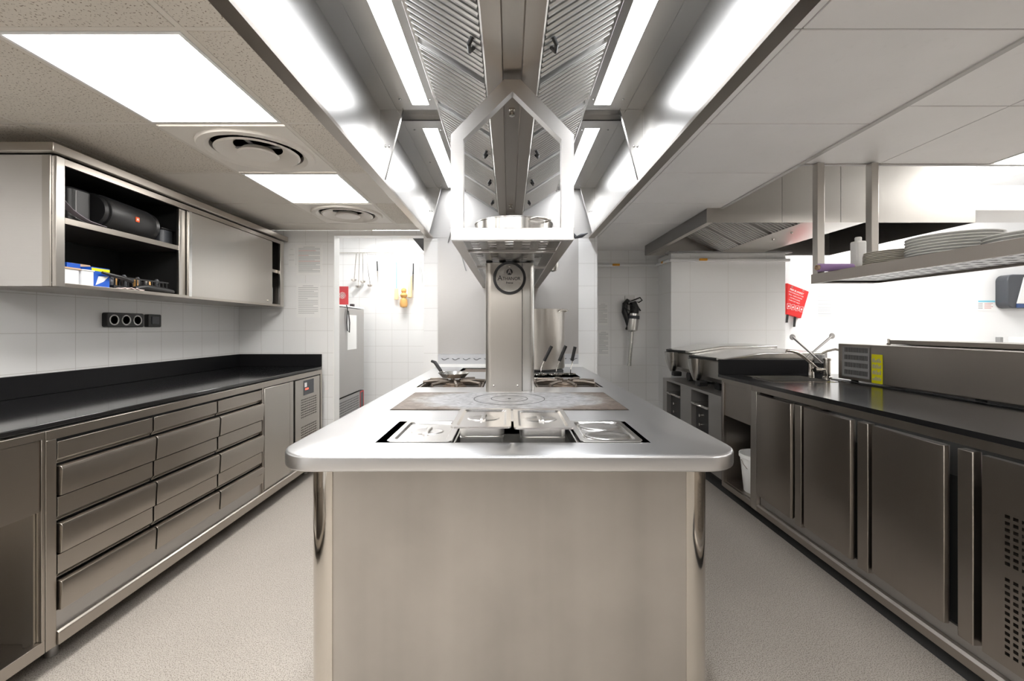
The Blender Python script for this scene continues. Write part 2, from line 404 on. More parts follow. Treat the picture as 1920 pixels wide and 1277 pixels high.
for y in ROW[1:-1]: gl.box(XL, -0.7365, y-0.0085, y+0.0085, CZ+0.0015, CZ+0.0129)
struct('trim_4', gl, 'grid')
# slab above everything
struct('ceiling_slab', MB().box(XL-0.1, -0.76, YR, 4.01, 2.52, 2.56).box(-0.76, 1.56, YR, YF, 2.52, 2.56).box(1.56, XR, YR, 2.32, 2.52, 2.56), 'paint')
wt = MB(); gw = MB()
colsR = [0.7585, 0.86, 1.56]
for i in range(2):
    for j in range(len(ROW)-1):
        y1 = ROW[j+1] if j < len(ROW)-2 else YB+0.33
        wt.box(colsR[i]+0.003, colsR[i+1]-0.003, ROW[j]+0.003, y1-0.003, CZ, CZ+0.015)
wt.box(0.79, 1.56, 4.232, YF, CZ, CZ+0.015)
cR2 = [1.56, 2.57-0.59, 2.57, 3.16, 3.75, 4.34, 4.93, 5.52, XR]
rr = [YR, -1.84, -1.25, -0.66, -0.07, 0.52, 1.11, 1.71, 2.32]
LR = {(2, 7), (4, 5), (2, 3), (6, 7), (4, 1)}
for i in range(len(cR2)-1):
    for j in range(len(rr)-1):
        if (i, j) in LR: continue
        wt.box(cR2[i]+0.003, cR2[i+1]-0.003, rr[j]+0.003, rr[j+1]-0.003, CZ, CZ+0.015)
for j in range(6):     # over the camera, in front of the hood
    if j == 4: continue
    wt.box(-0.726, 0.750, ROW[j]+0.002, ROW[j+1]-0.002, CZ, CZ+0.015)
struct('ceiling_right', wt, 'tile_white', bevel=0.0015)
gw.box(1.548, 1.572, YR, 3.17, CZ-0.006, CZ+0.002).box(0.7605, 1.548, 4.228, 4.236, CZ+0.001, CZ+0.01)
gw.box(1.56, XR, 2.31, 2.33, CZ-0.006, CZ+0.3)
for y in ROW[1:-1]: gw.box(0.7605, 1.548, y-0.003, y+0.003, CZ+0.003, CZ+0.012)
gw.box(0.857, 0.863, YR, YF, CZ+0.003, CZ+0.012)
for y in rr[1:-1]: gw.box(1.572, XR, y-0.003, y+0.003, CZ+0.003, CZ+0.012)
for x in cR2[1:-1]: gw.box(x-0.003, x+0.003, YR, 2.31, CZ+0.003, CZ+0.012)
struct('trim_5', gw, 'grid_white')
# raised part behind (over the second hood) 
struct('ceiling_raised', B(1.56, XR, 2.33, YF, 2.70, 2.75), 'paint')
struct('wall_step', MB().box(1.545, 1.56, 2.33, YF, CZ+0.016, 2.70).box(1.56, XR, 2.33, 2.345, 2.42, 2.70), 'paint')
struct('trim_6', B(3.45, XR, 3.35, 3.75, 2.16, 2.35), 'paint')   # beam crossing far right

# ceiling light panels
def light_panel(x0, x1, y0, y1, z, label, group='flat square ceiling lights', em='panel'):
    t = thing('ceiling_light', ((x0+x1)/2, (y0+y1)/2, z), label, 'ceiling light', group)
    fr = MB()
    fr.ring_prism([(x0, y0), (x1, y0), (x1, y1), (x0, y1)], [(x0+0.012, y0+0.012), (x1-0.012, y0+0.012), (x1-0.012, y1-0.012), (x0+0.012, y1-0.012)], 'z', z-0.001, z+0.02)
    fr.build('frame', 'white', t)
    B(x0+0.012, x1-0.012, y0+0.012, y1-0.012, z+0.002, z+0.018).build('diffuser', em, t)
lab = {(2, 7): 'large glowing square ceiling panel nearest the upper left corner', (2, 9): 'glowing square ceiling panel between the two round left air vents'}
for (i, j) in sorted(LIGHTS):  # rows out of view are added to light the room, continuing the pattern
    light_panel(colsL[i]+0.011, colsL[i+1]-0.011, ROW[j]+0.0095, ROW[j+1]-0.0095, CZ, lab.get((i, j), 'unseen square ceiling panel added for light behind the camera, left aisle'))
for (i, j) in sorted(LR):
    light_panel(cR2[i]+0.004, cR2[i+1]-0.004, rr[j]+0.004, rr[j+1]-0.004, CZ, 'glowing ceiling panel at the right edge above the plate shelf' if (i, j) == (2, 7) else 'glowing square ceiling panel out of view on the far right side', 'ceiling lights on the right side')
for (xa, xb) in ((-0.72, -0.02), (0.05, 0.75)):  # unseen fill panels added to brighten surfaces facing the camera
    light_panel(xa, xb, ROW[4]+0.004, ROW[5]-0.004, CZ, 'unseen ceiling panel added as fill light overhead behind the camera', 'added fill lights behind the camera')
light_panel(3.6, 4.8, 3.9, 4.5, 2.695, 'glowing panel on the raised ceiling right of the second hood', 'ceiling lights on the right side', 'panel_bright')
light_panel(3.8, 4.7, 2.5, 3.1, 2.695, 'glowing panel on the raised ceiling nearer the right room side', 'ceiling lights on the right side', 'panel_bright')
light_panel(-1.55, -1.0, 4.5, 5.0, 2.345, 'glowing ceiling panel inside the back room behind the doorway', 'back room light', 'panel_bright')

# round ceiling vents
def vent(x0, x1, y0, y1, label):
    cx, cy = (x0+x1)/2, (y0+y1)/2
    t = thing('ceiling_vent', (cx, cy, CZ), label, 'air vent', 'round ceiling air vents')
    R = 0.262; n = 48
    circ = [(cx+0.235*math.cos(2*PI*k/n), cy+0.235*math.sin(2*PI*k/n)) for k in range(n)]
    sq = []
    for k in range(n):
        a = 2*PI*k/n; c, s = math.cos(a), math.sin(a); q = (x1-x0)/2/max(abs(c), abs(s)); sq.append((cx+q*c, cy+min(max(q*s, y0-cy), y1-cy)))
    MB().ring_prism(sq, circ, 'z', CZ, CZ+0.012).build('plate', 'cream', t)
    MB().lathe([(0.235, 0.01), (0.262, 0.0), (0.255, -0.012), (0.225, -0.014), (0.205, 0.0), (0.205, 0.03), (0.235, 0.03)], (cx, cy, CZ), close=True, seg=48).build('outer_ring', 'cream', t)
    MB().lathe([(0.180, -0.014), (0.190, -0.008), (0.115, 0.028), (0.108, 0.023)], (cx, cy, CZ), close=True, seg=48).build('middle_ring', 'cream', t)
    MB().lathe([(0.0, -0.022), (0.085, -0.02), (0.093, -0.014), (0.07, 0.010), (0.0, 0.012)], (cx, cy, CZ), seg=40).build('centre_disc', 'cream', t)
    MB().box(cx-0.2, cx+0.2, cy-0.008, cy+0.008, CZ+0.02, CZ+0.026).box(cx-0.008, cx+0.008, cy-0.2, cy+0.2, CZ+0.0145, CZ+0.0195).build('cross_bar', 'grey', t)
    MB().lathe([(0.232, 0.03), (0.20, 0.034), (0.0, 0.034), (0.0, 0.038), (0.238, 0.038), (0.238, 0.03)], (cx, cy, CZ), seg=40).build('duct', 'cream', t)
for (i, j), lb in (((2, 8), 'large round cream air vent between the two left light panels'), ((2, 10), 'small-looking round cream air vent near the back wall')):
    vent(colsL[i]+0.011, colsL[i+1]-0.011, ROW[j]+0.0095, ROW[j+1]-0.0095, lb)

# ------------------------------------------------------------ island hood
HC = 0.012; HX = 0.74; HZ0 = 2.05; HZ1 = 2.48; HY0 = 0.70; HY1 = 3.85
hood = thing('extractor_hood', (HC, 2.2, HZ0), 'long stainless steel extractor hood hanging over the central cooking island', 'extractor hood')
for s in (-1, 1):
    X = HC+s*HX
    MB().box(X, X+s*0.006, HY0, HY1, HZ0, HZ1).build('side_panel', 'steel_hood', hood)
    MB().box(X+s*0.006, X-s*0.045, HY0, HY1, HZ0-0.004, HZ0).box(X-s*0.041, X-s*0.045, HY0, HY1, HZ0, HZ0+0.012).build('bottom_lip', 'steel_y', hood)
    # light housings in two lengths with a gap between
    for (ya, yb, la, lb) in ((HY0, 2.44, 0.80, 2.38), (2.56, HY1, 2.66, 3.78)):
        xa, xb = 0.455, 0.545
        tp = MB()
        for (p0, p1, q0, q1) in ((0.41, xa, ya, yb), (xb, HX, ya, yb), (xa, xb, ya, la), (xa, xb, lb, yb)):
            tp.box(HC+s*p0, HC+s*p1, q0, q1, HZ1-0.004, HZ1)
        tp.box(HC+s*0.645, HC+s*0.648, ya, yb, HZ1-0.007, HZ1-0.004)
        for yy in (ya+0.12, (ya+yb)/2, yb-0.12):
            for xx in (0.60, 0.435): tp.lathe([(0, -0.006), (0.005, -0.0055), (0.006, 0)], (HC+s*xx, yy, HZ1-0.004), seg=10)
        tp.build('top_plate', 'steel_hood', hood)
        lm = B(HC+s*xa, HC+s*xb, la, lb, HZ1-0.002, HZ1+0.006).build('lamp', 'strip', hood); lm['label'] = 'glowing strip lamp'
    MB().box(HC+s*0.41, HC+s*HX, 2.44, 2.56, HZ1+0.03, HZ1+0.034).box(HC+s*0.41, HC+s*HX, 2.436, 2.44, HZ1-0.004, HZ1+0.034).box(HC+s*0.41, HC+s*HX, 2.56, 2.564, HZ1-0.004, HZ1+0.034).build('gap_plate', 'steel_hood', hood)
    # flange between lamp plates and filters
    MB().box(HC+s*0.392, HC+s*0.412, HY0, HY1, HZ1-0.022, HZ1+0.002).build('filter_rail', 'steel_fine', hood, bevel=0.002)
    # gussets
    for gy in (1.05, 2.43, 3.78):
        g = MB().prism([(X, HZ1-0.005), (X-s*0.135, HZ1-0.005), (X-s*0.03, HZ0+0.02), (X, HZ0+0.02)], 'y', gy, gy+0.004)
        g.prism([(X-s*0.135, HZ1-0.005), (X-s*0.131, HZ1-0.005), (X-s*0.026, HZ0+0.02), (X-s*0.030, HZ0+0.02)], 'y', gy-0.018, gy)
        g.lathe([(0.006, 0), (0.006, -0.006), (0, -0.008)], (X-s*0.03, gy-0.0, HZ0+0.22), 'y', 10)
        g.lathe([(0.006, 0), (0.006, -0.006), (0, -0.008)], (X-s*0.05, gy-0.0, HZ0+0.22), 'y', 10)
        g.build('gusset', 'steel_fine', hood)
    # baffle filters
    xo, zo, xi, zi = 0.394, HZ1-0.018, 0.112, 2.285
    yy = HY1-0.02; k = 0; W = 0.5
    while yy > 0.9:
        y1 = yy; y0 = yy-W+0.004
        f = MB()
        ux, uz = (xi-xo), (zi-zo); Ln = math.hypot(ux, uz); nx, nz = uz/Ln, -ux/Ln   # normal (pointing down/in)
        if nz > 0: nx, nz = -nx, -nz
        pit = 0.0345; n = int((y1-y0-0.02)/pit)
        prof = []
        for q in range(n):
            b0 = y0+0.01+q*pit
            prof += [(b0, -0.012), (b0+0.004, -0.012), (b0+0.005, 0.004), (b0+0.010, 0.010), (b0+0.018, 0.010), (b0+0.023, 0.004), (b0+0.024, -0.012)]
        vs = []; fs = []
        for (yv, d) in prof:
            for (px_, pz_) in ((xo, zo), (xi, zi)):
                vs.append((HC+s*(px_+nx*d), yv, pz_+nz*d))
        for q in range(len(prof)-1): fs.append((2*q, 2*q+1, 2*q+3, 2*q+2))
        f.add(vs, fs)
        for (ya_, yb_) in ((y0, y0+0.010), (y1-0.010, y1)):
            f.prism([(HC+s*(xo-nx*0.012), zo-nz*0.012), (HC+s*(xi-nx*0.012), zi-nz*0.012), (HC+s*(xi+nx*0.011), zi+nz*0.011), (HC+s*(xo+nx*0.011), zo+nz*0.011)], 'y', ya_, yb_)
        fo = f.build('baffle_filter', 'filter', hood)
        hx, hz = xi-ux*0.10, zi-uz*0.10
        hh = MB().tube([(HC+s*(hx+nx*0.010), (y0+y1)/2-0.03, hz+nz*0.010), (HC+s*(hx+nx*0.035), (y0+y1)/2-0.02, hz+nz*0.035), (HC+s*(hx+nx*0.035), (y0+y1)/2+0.02, hz+nz*0.035), (HC+s*(hx+nx*0.010), (y0+y1)/2+0.03, hz+nz*0.010)], 0.0075, 8)
        hh.build('handle', 'black', fo)
        yy -= W; k += 1
    # beam cheek
    MB().prism([(HC+s*0.112, 2.30), (HC+s*0.112, 2.272), (HC+s*0.104, 2.254), (HC+s*0.040, 2.250), (HC+s*0.036, 2.256), (HC+s*0.036, 2.30)], 'y', HY0, HY1).build('beam', 'steel_y', hood)
MB().box(HC-0.036, HC+0.036, HY0, HY1, 2.272, 2.276).build('beam_channel', 'steel_y', hood)
MB().box(HC-HX, HC+HX, HY0-0.006, HY0, HZ0, 2.50).build('end_panel', 'steel_hood', hood)
MB().box(HC-HX, HC+HX, HY1-0.006, HY1-0.001, HZ0, 2.50).build('end_panel', 'steel_grey', hood)
MB().box(HC-HX, HC+HX, HY0, HY1, 2.515, 2.519).build('roof_plate', 'steel_grey', hood)
for yy in (1.82, 2.02, 3.6):
    MB().lathe([(0.016, 0.0), (0.016, -0.008), (0.009, -0.010), (0.009, -0.020), (0.013, -0.022), (0.013, -0.032), (0.0, -0.034)], (HC, yy, 2.272), seg=14).build('nozzle', 'polished', hood)

# ------------------------------------------------------------ cooking island
IT = 0.90; ITK = 0.047; IX = 0.658; IY0 = 1.18; IY1 = 3.85
isl = thing('cooking_island', (0, 2.5, 0), 'central stainless steel cooking island with rounded worktop end', 'cooking island')
def slab(outline, z0, z1, r=0.014, n=4):
    """outline polygon (convex-ish, ccw) with rounded upper and lower rim"""
    def inset(poly, d):
        out = []; m_ = len(poly)
        for i in range(m_):
            p0, p1, p2 = Vector(poly[i-1]), Vector(poly[i]), Vector(poly[(i+1) % m_])
            e1 = (p1-p0).normalized(); e2 = (p2-p1).normalized()
            n1 = Vector((-e1.y, e1.x)); n2 = Vector((-e2.y, e2.x)); nn = (n1+n2)
            nn.normalize(); c = max(0.3, nn.dot(n1)); out.append(tuple(p1+nn*(d/c)))
        return out
    rings = []
    for i in range(n+1):
        t = PI/2*i/n; rings.append((inset(outline, r*(1-math.sin(t))), z0+r*(1-math.cos(t))))
    for i in range(n+1):
        t = PI/2*i/n; rings.append((inset(outline, r*(1-math.cos(t))), z1-r*(1-math.sin(t))))
    mb = MB(); m_ = len(outline); vs = [(p[0], p[1], z) for ring, z in rings for p in ring]; fs = []
    for a in range(len(rings)-1):
        for i in range(m_):
            j = (i+1) % m_; fs.append((a*m_+i, a*m_+j, (a+1)*m_+j, (a+1)*m_+i))
    fs.append(tuple(range(m_-1, -1, -1))); fs.append(tuple((len(rings)-1)*m_+i for i in range(m_)))
    return mb.add(vs, fs)
WELL = (-0.408, 0.430, 1.3125, 1.61)
GL = (-0.545, -0.150, 2.53, 2.93); GR = (0.155, 0.550, 2.53, 2.93)
PASTA = (0.17, 0.50, 3.02, 3.30); REAR = (-0.40, -0.16, 3.40, 3.72)
outl = rrect(-IX, IX, IY0, IY1-0.002, 0.115, 10, (1, 1, 0, 0))
top = slab(outl, IT-ITK, IT, 0.009).build('worktop', 'steel_top', isl, smooth=0)
top.parent = None; top.location = (0, 2.5, 0)
cut(top, [(a, b, c, d, 0.8, 1.0) for (a, b, c, d) in (WELL, GL, GR, PASTA, REAR)])
top.parent = isl; top.location = (0, 0, 0)
for p in top.data.polygons: p.use_smooth = True
top.data.set_sharp_from_angle(angle=math.radians(30))
# body
BX = 0.60; BY = 1.255; cr = 0.085
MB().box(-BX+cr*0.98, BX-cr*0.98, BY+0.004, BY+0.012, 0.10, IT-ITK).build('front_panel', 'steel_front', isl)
for s in (-1, 1):
    ln = MB(); cx, cy = s*(BX-cr), BY+cr; n = 20
    pts = [(cx+s*cr*math.sin(PI/2*i/n), cy-cr*math.cos(PI/2*i/n)) for i in range(n+1)]
    pts = pts+[(cx+s*(cr-0.006)*math.sin(PI/2*i/n), cy-(cr-0.006)*math.cos(PI/2*i/n)) for i in range(n, -1, -1)]
    ln.prism(pts, 'z', 0.10, IT-ITK).build('corner_column', 'polished', isl)
    MB().box(s*BX, s*(BX-0.006), BY+cr, IY1-0.01, 0.10, IT-ITK).build('side_panel', 'steel_z', isl)
MB().box(-0.55, 0.55, 1.33, IY1-0.01, 0, 0.10).build('plinth', 'rubber', isl)
def tub(name, w_, depth, m, mi=None):
    x0, x1, y0, y1 = w_; z0 = IT-depth; t = 0.003
    b = MB()
    b.box(x0-t, x0, y0-t, y1+t, z0, IT-0.001).box(x1, x1+t, y0-t, y1+t, z0, IT-0.001)
    b.box(x0, x1, y0-t, y0, z0, IT-0.001).box(x0, x1, y1, y1+t, z0, IT-0.001).box(x0-t, x1+t, y0-t, y1+t, z0-t, z0)
    return b.build(name, m, isl)
tub('pan_well', WELL, 0.22, 'bright_pan')
tub('burner_tray', GL, 0.035, 'tray'); tub('burner_tray', GR, 0.035, 'tray')
tub('pasta_well', PASTA, 0.20, 'steel_fine'); tub('rear_plate_recess', REAR, 0.02, 'steel_grey')
B(REAR[0]+0.03, REAR[1]-0.01, REAR[2]+0.03, REAR[3]-0.03, IT-0.02, IT-0.004).build('rear_hot_plate', 'rust', isl)
# well cross bars
for xx in (-0.172, 0.207): B(xx, xx+0.005, 1.3125, 1.61, 0.86, 0.895).build('well_divider', 'steel_fine', isl)
# solid top hot plate with rings
hp = bpy.data.objects.new('hot_plate', None)
hpm = MB()
hpm.box(-0.502, 0.502, 1.83, 2.305, IT+0.0005, IT+0.004)
pl = hpm.build('hot_plate', 'hot', isl, bevel=0.001)
bpy.data.objects.remove(hp)
# shift the texture centre: give the plate its own origin
c0 = Vector((0.0, 2.09, IT)); 
for v in pl.data.vertices: v.co -= (c0-Vector((0, 2.5, 0)))
pl.location = c0-Vector((0, 2.5, 0))
rg = MB()
for r in (0.171, 0.088):
    rg.lathe([(r-0.0016, 0.0042), (r-0.0016, 0.0048), (r+0.0016, 0.0048), (r+0.0016, 0.0042)], (0.0, 2.10, IT), close=True, seg=64)
rg.lathe([(0, 0.0042), (0.008, 0.0048), (0.008, 0.0042)], (0.0, 2.10, IT), seg=16)
o = rg.build('ring_groove', 'dark', pl)
MB().ring_prism([(-0.507, 1.825), (0.507, 1.825), (0.507, 2.31), (-0.507, 2.31)], [(-0.502, 1.83), (0.502, 1.83), (0.502, 2.305), (-0.502, 2.305)], 'z', IT+0.0002, IT+0.001).build('plate_gap', 'dark', isl)
for (gx, gy) in ((-0.3475, 2.73), (0.3525, 2.73)):
    MB().lathe([(0.075, -0.03), (0.075, -0.018), (0.055, -0.010), (0.055, -0.004), (0.05, 0.0), (0, 0.0)], (gx, gy, IT), seg=24).build('burner', 'rust', isl)

# grates
def grate(cx, cy, label, seed):
    rnd = random.Random(seed)
    t = thing('pan_grate', (cx, cy, IT), label, 'pan grate', 'cast pan grates on the gas burners')
    hw = 0.19
    MB().ring_prism([(cx-hw, cy-hw), (cx+hw, cy-hw), (cx+hw, cy+hw), (cx-hw, cy+hw)], [(cx-hw+0.012, cy-hw+0.012), (cx+hw-0.012, cy-hw+0.012), (cx+hw-0.012, cy+hw-0.012), (cx-hw+0.012, cy+hw-0.012)], 'z', IT-0.032, IT-0.002).build('rim', 'grate', t, bevel=0.002)
    for k in range(8):
        a = PI/4*k+0.2; r1 = 0.055; r2 = 0.20 if k % 2 else 0.235
        r2 = min(r2, hw/max(abs(math.cos(a)), abs(math.sin(a)))-0.004)
        zt = IT+0.014
        MB().tube([(cx+r1*math.cos(a), cy+r1*math.sin(a), zt), (cx+(r1+r2)/2*math.cos(a), cy+(r1+r2)/2*math.sin(a), zt+0.002), (cx+r2*math.cos(a), cy+r2*math.sin(a), zt-0.004), (cx+r2*math.cos(a), cy+r2*math.sin(a), IT-0.015)], [0.008, 0.009, 0.009, 0.008], 8).build('bar', 'grate', t)
    return t
grate(-0.3475, 2.73, 'scorched star shaped pan grate on the left burner, under the small frying pan', 1)
grate(0.3525, 2.73, 'scorched star shaped pan grate on the right burner, beside the steel column', 2)

# stove column with plaque
colm = thing('service_column', (0, 2.6, IT), 'brushed steel column rising from the island to the overshelf', 'column')
CY0, CY1 = 2.34, 2.515
MB().prism(rrect(-0.130, 0.068, CY0, CY1, 0.032, 8, (1, 0, 0, 1)), 'z', IT, 1.600).build('main_casing', 'steel_z', colm)
MB().prism(rrect(0.0715, 0.136, CY0, CY1, 0.026, 8, (0, 1, 1, 0)), 'z', IT, 1.600).build('side_casing', 'steel_fine', colm)
B(-0.11, 0.115, CY0+0.03, CY1-0.01, IT, 1.6).build('core', 'dark', colm)
for x in (-0.085, 0.045): MB().lathe([(0.005, 0), (0.005, -0.002), (0, -0.004)], (x, CY0, IT+0.035), 'y', 10).build('screw', 'polished', colm)
pq = thing('name_plaque', (0.001, CY0, 1.517), 'round steel name plaque with thick black ring on the island column', 'sign')
px0, pz0 = 0.001, 1.517
MB().lathe([(0.089, 0), (0.089, -0.008), (0.086, -0.010), (0.075, -0.010), (0.074, -0.006), (0.074, 0)], (px0, CY0, pz0), 'y', 56, close=True).build('ring', 'black', pq)
MB().lathe([(0.0775, -0.0005), (0.0775, -0.006), (0, -0.006)], (px0, CY0, pz0), 'y', 48).build('disc', 'steel_fine', pq)
MB().lathe([(0.017, -0.006), (0.017, -0.0066), (0, -0.0066)], (px0, CY0, pz0+0.033), 'y', 28).build('emblem', 'black', pq)
text('emblem_letter', 'A', 0.034, (px0, CY0-0.0070, pz0+0.033), (PI/2, 0, 0), 'steel_fine', pq, bold=True)
text('lettering', 'A', 0.040, (px0-0.0515, CY0-0.0068, pz0-0.001), (PI/2, 0, 0), 'black', pq)
text('lettering', 'THANOR', 0.025, (px0+0.010, CY0-0.0068, pz0-0.004), (PI/2, 0, 0), 'black', pq, sx=0.92)
text('lettering', 'France', 0.014, (px0, CY0-0.0068, pz0-0.026), (PI/2, 0, 0), 'black', pq, bold=True)
for (dx, dz) in ((0, 0.064), (-0.055, -0.030), (0.055, -0.030)):
    MB().lathe([(0.0045, -0.006), (0.004, -0.0085), (0, -0.009)], (px0+dx, CY0, pz0+dz), 'y', 12).build('screw', 'polished', pq)

# overshelf
SX0, SX1, SY0, SY1, SZ0, SZ1 = -0.236, 0.260, 1.74, 3.845, 1.602, 1.652
sh = thing('overshelf', (0.012, 2.6, SZ0), 'steel overshelf with perforated tray above the island, hung from the hood', 'shelf')
MB().box(SX0, SX1, SY0, SY0+0.03, SZ0, SZ1).build('front_rail', 'steel_x', sh, bevel=0.002)
for (xa, xb) in ((SX0, SX0+0.045), (SX1-0.045, SX1)):
    MB().box(xa, xb, SY0+0.0305, SY1, SZ0, SZ0+0.004).box(xa if xa == SX0 else xb-0.003, xa+0.003 if xa == SX0 else xb, SY0+0.0305, SY1, SZ0+0.004, SZ1).build('side_rail', 'steel_y', sh)
hy = []; y = 1.80
while y < SY1-0.05: hy.append((y, y+0.022)); y += 0.050
xs = [-0.138, -0.068, 0.002, 0.072, 0.142]
hx = [(x-0.0, x+0.036) for x in (-0.165, -0.092, -0.006-0.012, 0.055, 0.128)]
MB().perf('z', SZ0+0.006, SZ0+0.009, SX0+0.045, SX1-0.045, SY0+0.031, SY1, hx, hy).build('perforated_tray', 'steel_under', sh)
MB().box(SX0+0.046, SX1-0.046, 2.0, 2.02, SZ0-0.004, SZ0+0.0055).box(SX0+0.046, SX1-0.046, 2.53, 2.56, SZ0-0.004, SZ0+0.0055).build('cross_bar', 'steel_x', sh)
fy0, fy1 = SY0, SY0+0.045
fm = MB()
fm.prism([(SX0, SZ1), (SX0+0.05, SZ1), (SX0+0.05, 2.008), (SX0, 2.027)], 'y', fy0, fy1)
fm.prism([(SX1-0.05, SZ1), (SX1, SZ1), (SX1, 2.027), (SX1-0.05, 2.008)], 'y', fy0, fy1)
fm.prism([(SX0, 2.027), (SX0+0.05, 2.008), (HC-0.002, 2.200), (HC-0.002, 2.249), (HC-0.034, 2.249)], 'y', fy0, fy1)
fm.prism([(SX1, 2.027), (SX1-0.05, 2.008), (HC+0.002, 2.200), (HC+0.002, 2.249), (HC+0.034, 2.249)], 'y', fy0, fy1)
fm.prism([(HC-0.002, 2.200), (HC+0.002, 2.200), (HC+0.002, 2.249), (HC-0.002, 2.249)], 'y', fy0, fy1)
fm.build('hanging_frame', 'steel_x', sh, smooth=0)

def pot(cx, cy, z, r, h, t=0.003):
    return MB().lathe([(0, 0), (r-0.008, 0), (r, 0.008), (r, h-0.004), (r+0.004, h-0.003), (r+0.004, h), (r-t, h), (r-t, 0.010), (r-0.010, t+0.001), (0, t)], (cx, cy, z), seg=64)
pan = thing('wide_pan', (0.022, 2.10, SZ0+0.009), 'wide shallow steel pan lying on the overshelf inside the hanging frame', 'pan')
pot(0.022, 2.10, SZ0+0.009, 0.186, 0.135).build('pan_body', 'steel_fine', pan)
for a in (-0.95, PI-0.95):
    d = Vector((math.cos(a), math.sin(a), 0)); tq = Vector((-d.y, d.x, 0)); c = Vector((0.022, 2.10, SZ0+0.009+0.122))
    MB().tube([c+d*0.184-tq*0.045, c+d*0.222-tq*0.04, c+d*0.232, c+d*0.222+tq*0.04, c+d*0.184+tq*0.045], 0.005, 10).build('handle', 'polished', pan)
stp = thing('stock_pot', (0.25, 3.52, IT), 'tall steel stock pot standing at the back of the island', 'stock pot')
pot(0.25, 3.52, IT+0.02, 0.200, 0.475).build('pot_body', 'steel_z', stp)
B(0.08, 0.42, 3.36, 3.68, IT+0.0005, IT+0.0195).build('stand', 'rubber', stp)
for a in (-0.60, PI-1.1):
    d = Vector((math.cos(a), math.sin(a), 0)); tq = Vector((-d.y, d.x, 0)); c = Vector((0.25, 3.52, IT+0.02+0.455))
    up = Vector((0, 0, 0.012 if a < 0 else 0.045))
    MB().tube([c+d*0.198-tq*0.05, c+d*0.232-tq*0.045+up, c+d*0.242+up, c+d*0.232+tq*0.045+up, c+d*0.198+tq*0.05], 0.006, 10).build('handle', 'polished', stp)

# small frying pan on left burner
fp = thing('frying_pan', (-0.36, 2.80, IT+0.027), 'small steel frying pan with black handle on the left burner', 'frying pan')
MB().lathe([(0, 0), (0.07, 0), (0.098, 0.026), (0.101, 0.026), (0.073, -0.003), (0, -0.003)], (-0.36, 2.80, IT+0.030), seg=36).build('pan_body', 'steel_fine', fp)
MB().tube([(-0.43, 2.86, IT+0.050), (-0.462, 2.88, IT+0.064)], 0.006, 8).build('handle_shank', 'polished', fp)
MB().tube([(-0.455, 2.875, IT+0.060), (-0.50, 2.905, IT+0.115), (-0.525, 2.92, IT+0.122)], [0.011, 0.012, 0.009], 8).build('handle', 'black', fp)
# pasta baskets
def basket(cx, cy, tipx, tipz, label):
    t = thing('pasta_basket', (cx, cy, IT-0.13), label, 'strainer basket', 'pasta baskets at the back right')
    n = 14; wb = MB()
    for zz in (IT-0.13, IT-0.08, IT-0.03, IT+0.01):
        rr_ = 0.045 if zz < IT else 0.048
        wb.tube([(cx+rr_*math.cos(2*PI*k/24), cy+rr_*math.sin(2*PI*k/24), zz) for k in range(24)], 0.0022, 6, closed=True)
    for k in range(n):
        a = 2*PI*k/n; wb.tube([(cx+0.045*math.cos(a), cy+0.045*math.sin(a), IT-0.13), (cx+0.048*math.cos(a), cy+0.048*math.sin(a), IT+0.01)], 0.0014, 5)
    wb.lathe([(0, 0), (0.045, 0), (0.045, 0.002), (0, 0.002)], (cx, cy, IT-0.131), seg=20)
    wb.build('wire_cage', 'polished', t)
    hx_ = cx+(tipx-cx)*0.3
    MB().tube([(cx, cy-0.047, IT+0.005), (cx+0.002, cy-0.065, IT+0.06), (cx+0.012, cy-0.07, IT+0.09), (cx+(tipx-cx)*0.35, cy-0.075, IT+0.118)], 0.0035, 8).build('handle_wire', 'polished', t)
    MB().tube([(cx+(tipx-cx)*0.3, cy-0.074, IT+0.112), (tipx, cy-0.08, tipz)], 0.012, 10).build('handle', 'black', t)
basket(0.225, 3.14, 0.300, 1.118, 'pasta basket with black handle nearest the steel column')
basket(0.335, 3.14, 0.400, 1.120, 'pasta basket with black handle, middle one of three')
basket(0.440, 3.17, 0.470, 1.112, 'pasta basket with black handle furthest from the column')

# gastronorm pans
def lid(mb, x0, x1, y0, y1, z, tilt=0):
    cx, cy = (x0+x1)/2, (y0+y1)/2
    o = rrect(x0, x1, y0, y1, 0.014, 5); i1 = rrect(x0+0.016, x1-0.016, y0+0.018, y1-0.018, 0.02, 5)
    i2 = rrect(x0+0.024, x1-0.024, y0+0.026, y1-0.026, 0.02, 5)
    n = len(o); rings = [(o, z-0.005), (o, z), (i1, z), (i2, z-0.005)]
    vs = [(p[0], p[1], zz) for r, zz in rings for p in r]; fs = []
    for a in range(3):
        for i in range(n): fs.append((a*n+i, a*n+(i+1) % n, (a+1)*n+(i+1) % n, (a+1)*n+i))
    m = 36; base = len(vs)
    ell = [(cx+0.052*math.cos(2*PI*k/m), cy+0.040*math.sin(2*PI*k/m)) for k in range(m)]
    # panel between i2 and ellipse is one fan-free ngon pair: bridge by nearest
    i2r = [(p[0], p[1]) for p in i2]
    def ang(p): return math.atan2(p[1]-cy, p[0]-cx)
    mb.add(vs, fs)
    # flat plate with an oval dish standing proud of it
    mb.add([(p[0], p[1], z-0.005) for p in i2r], [tuple(range(n))])
    prof = [(0.054, 0.0), (0.050, -0.003), (0.040, -0.011), (0.0, -0.012)]
    return (cx, cy, z-0.005)
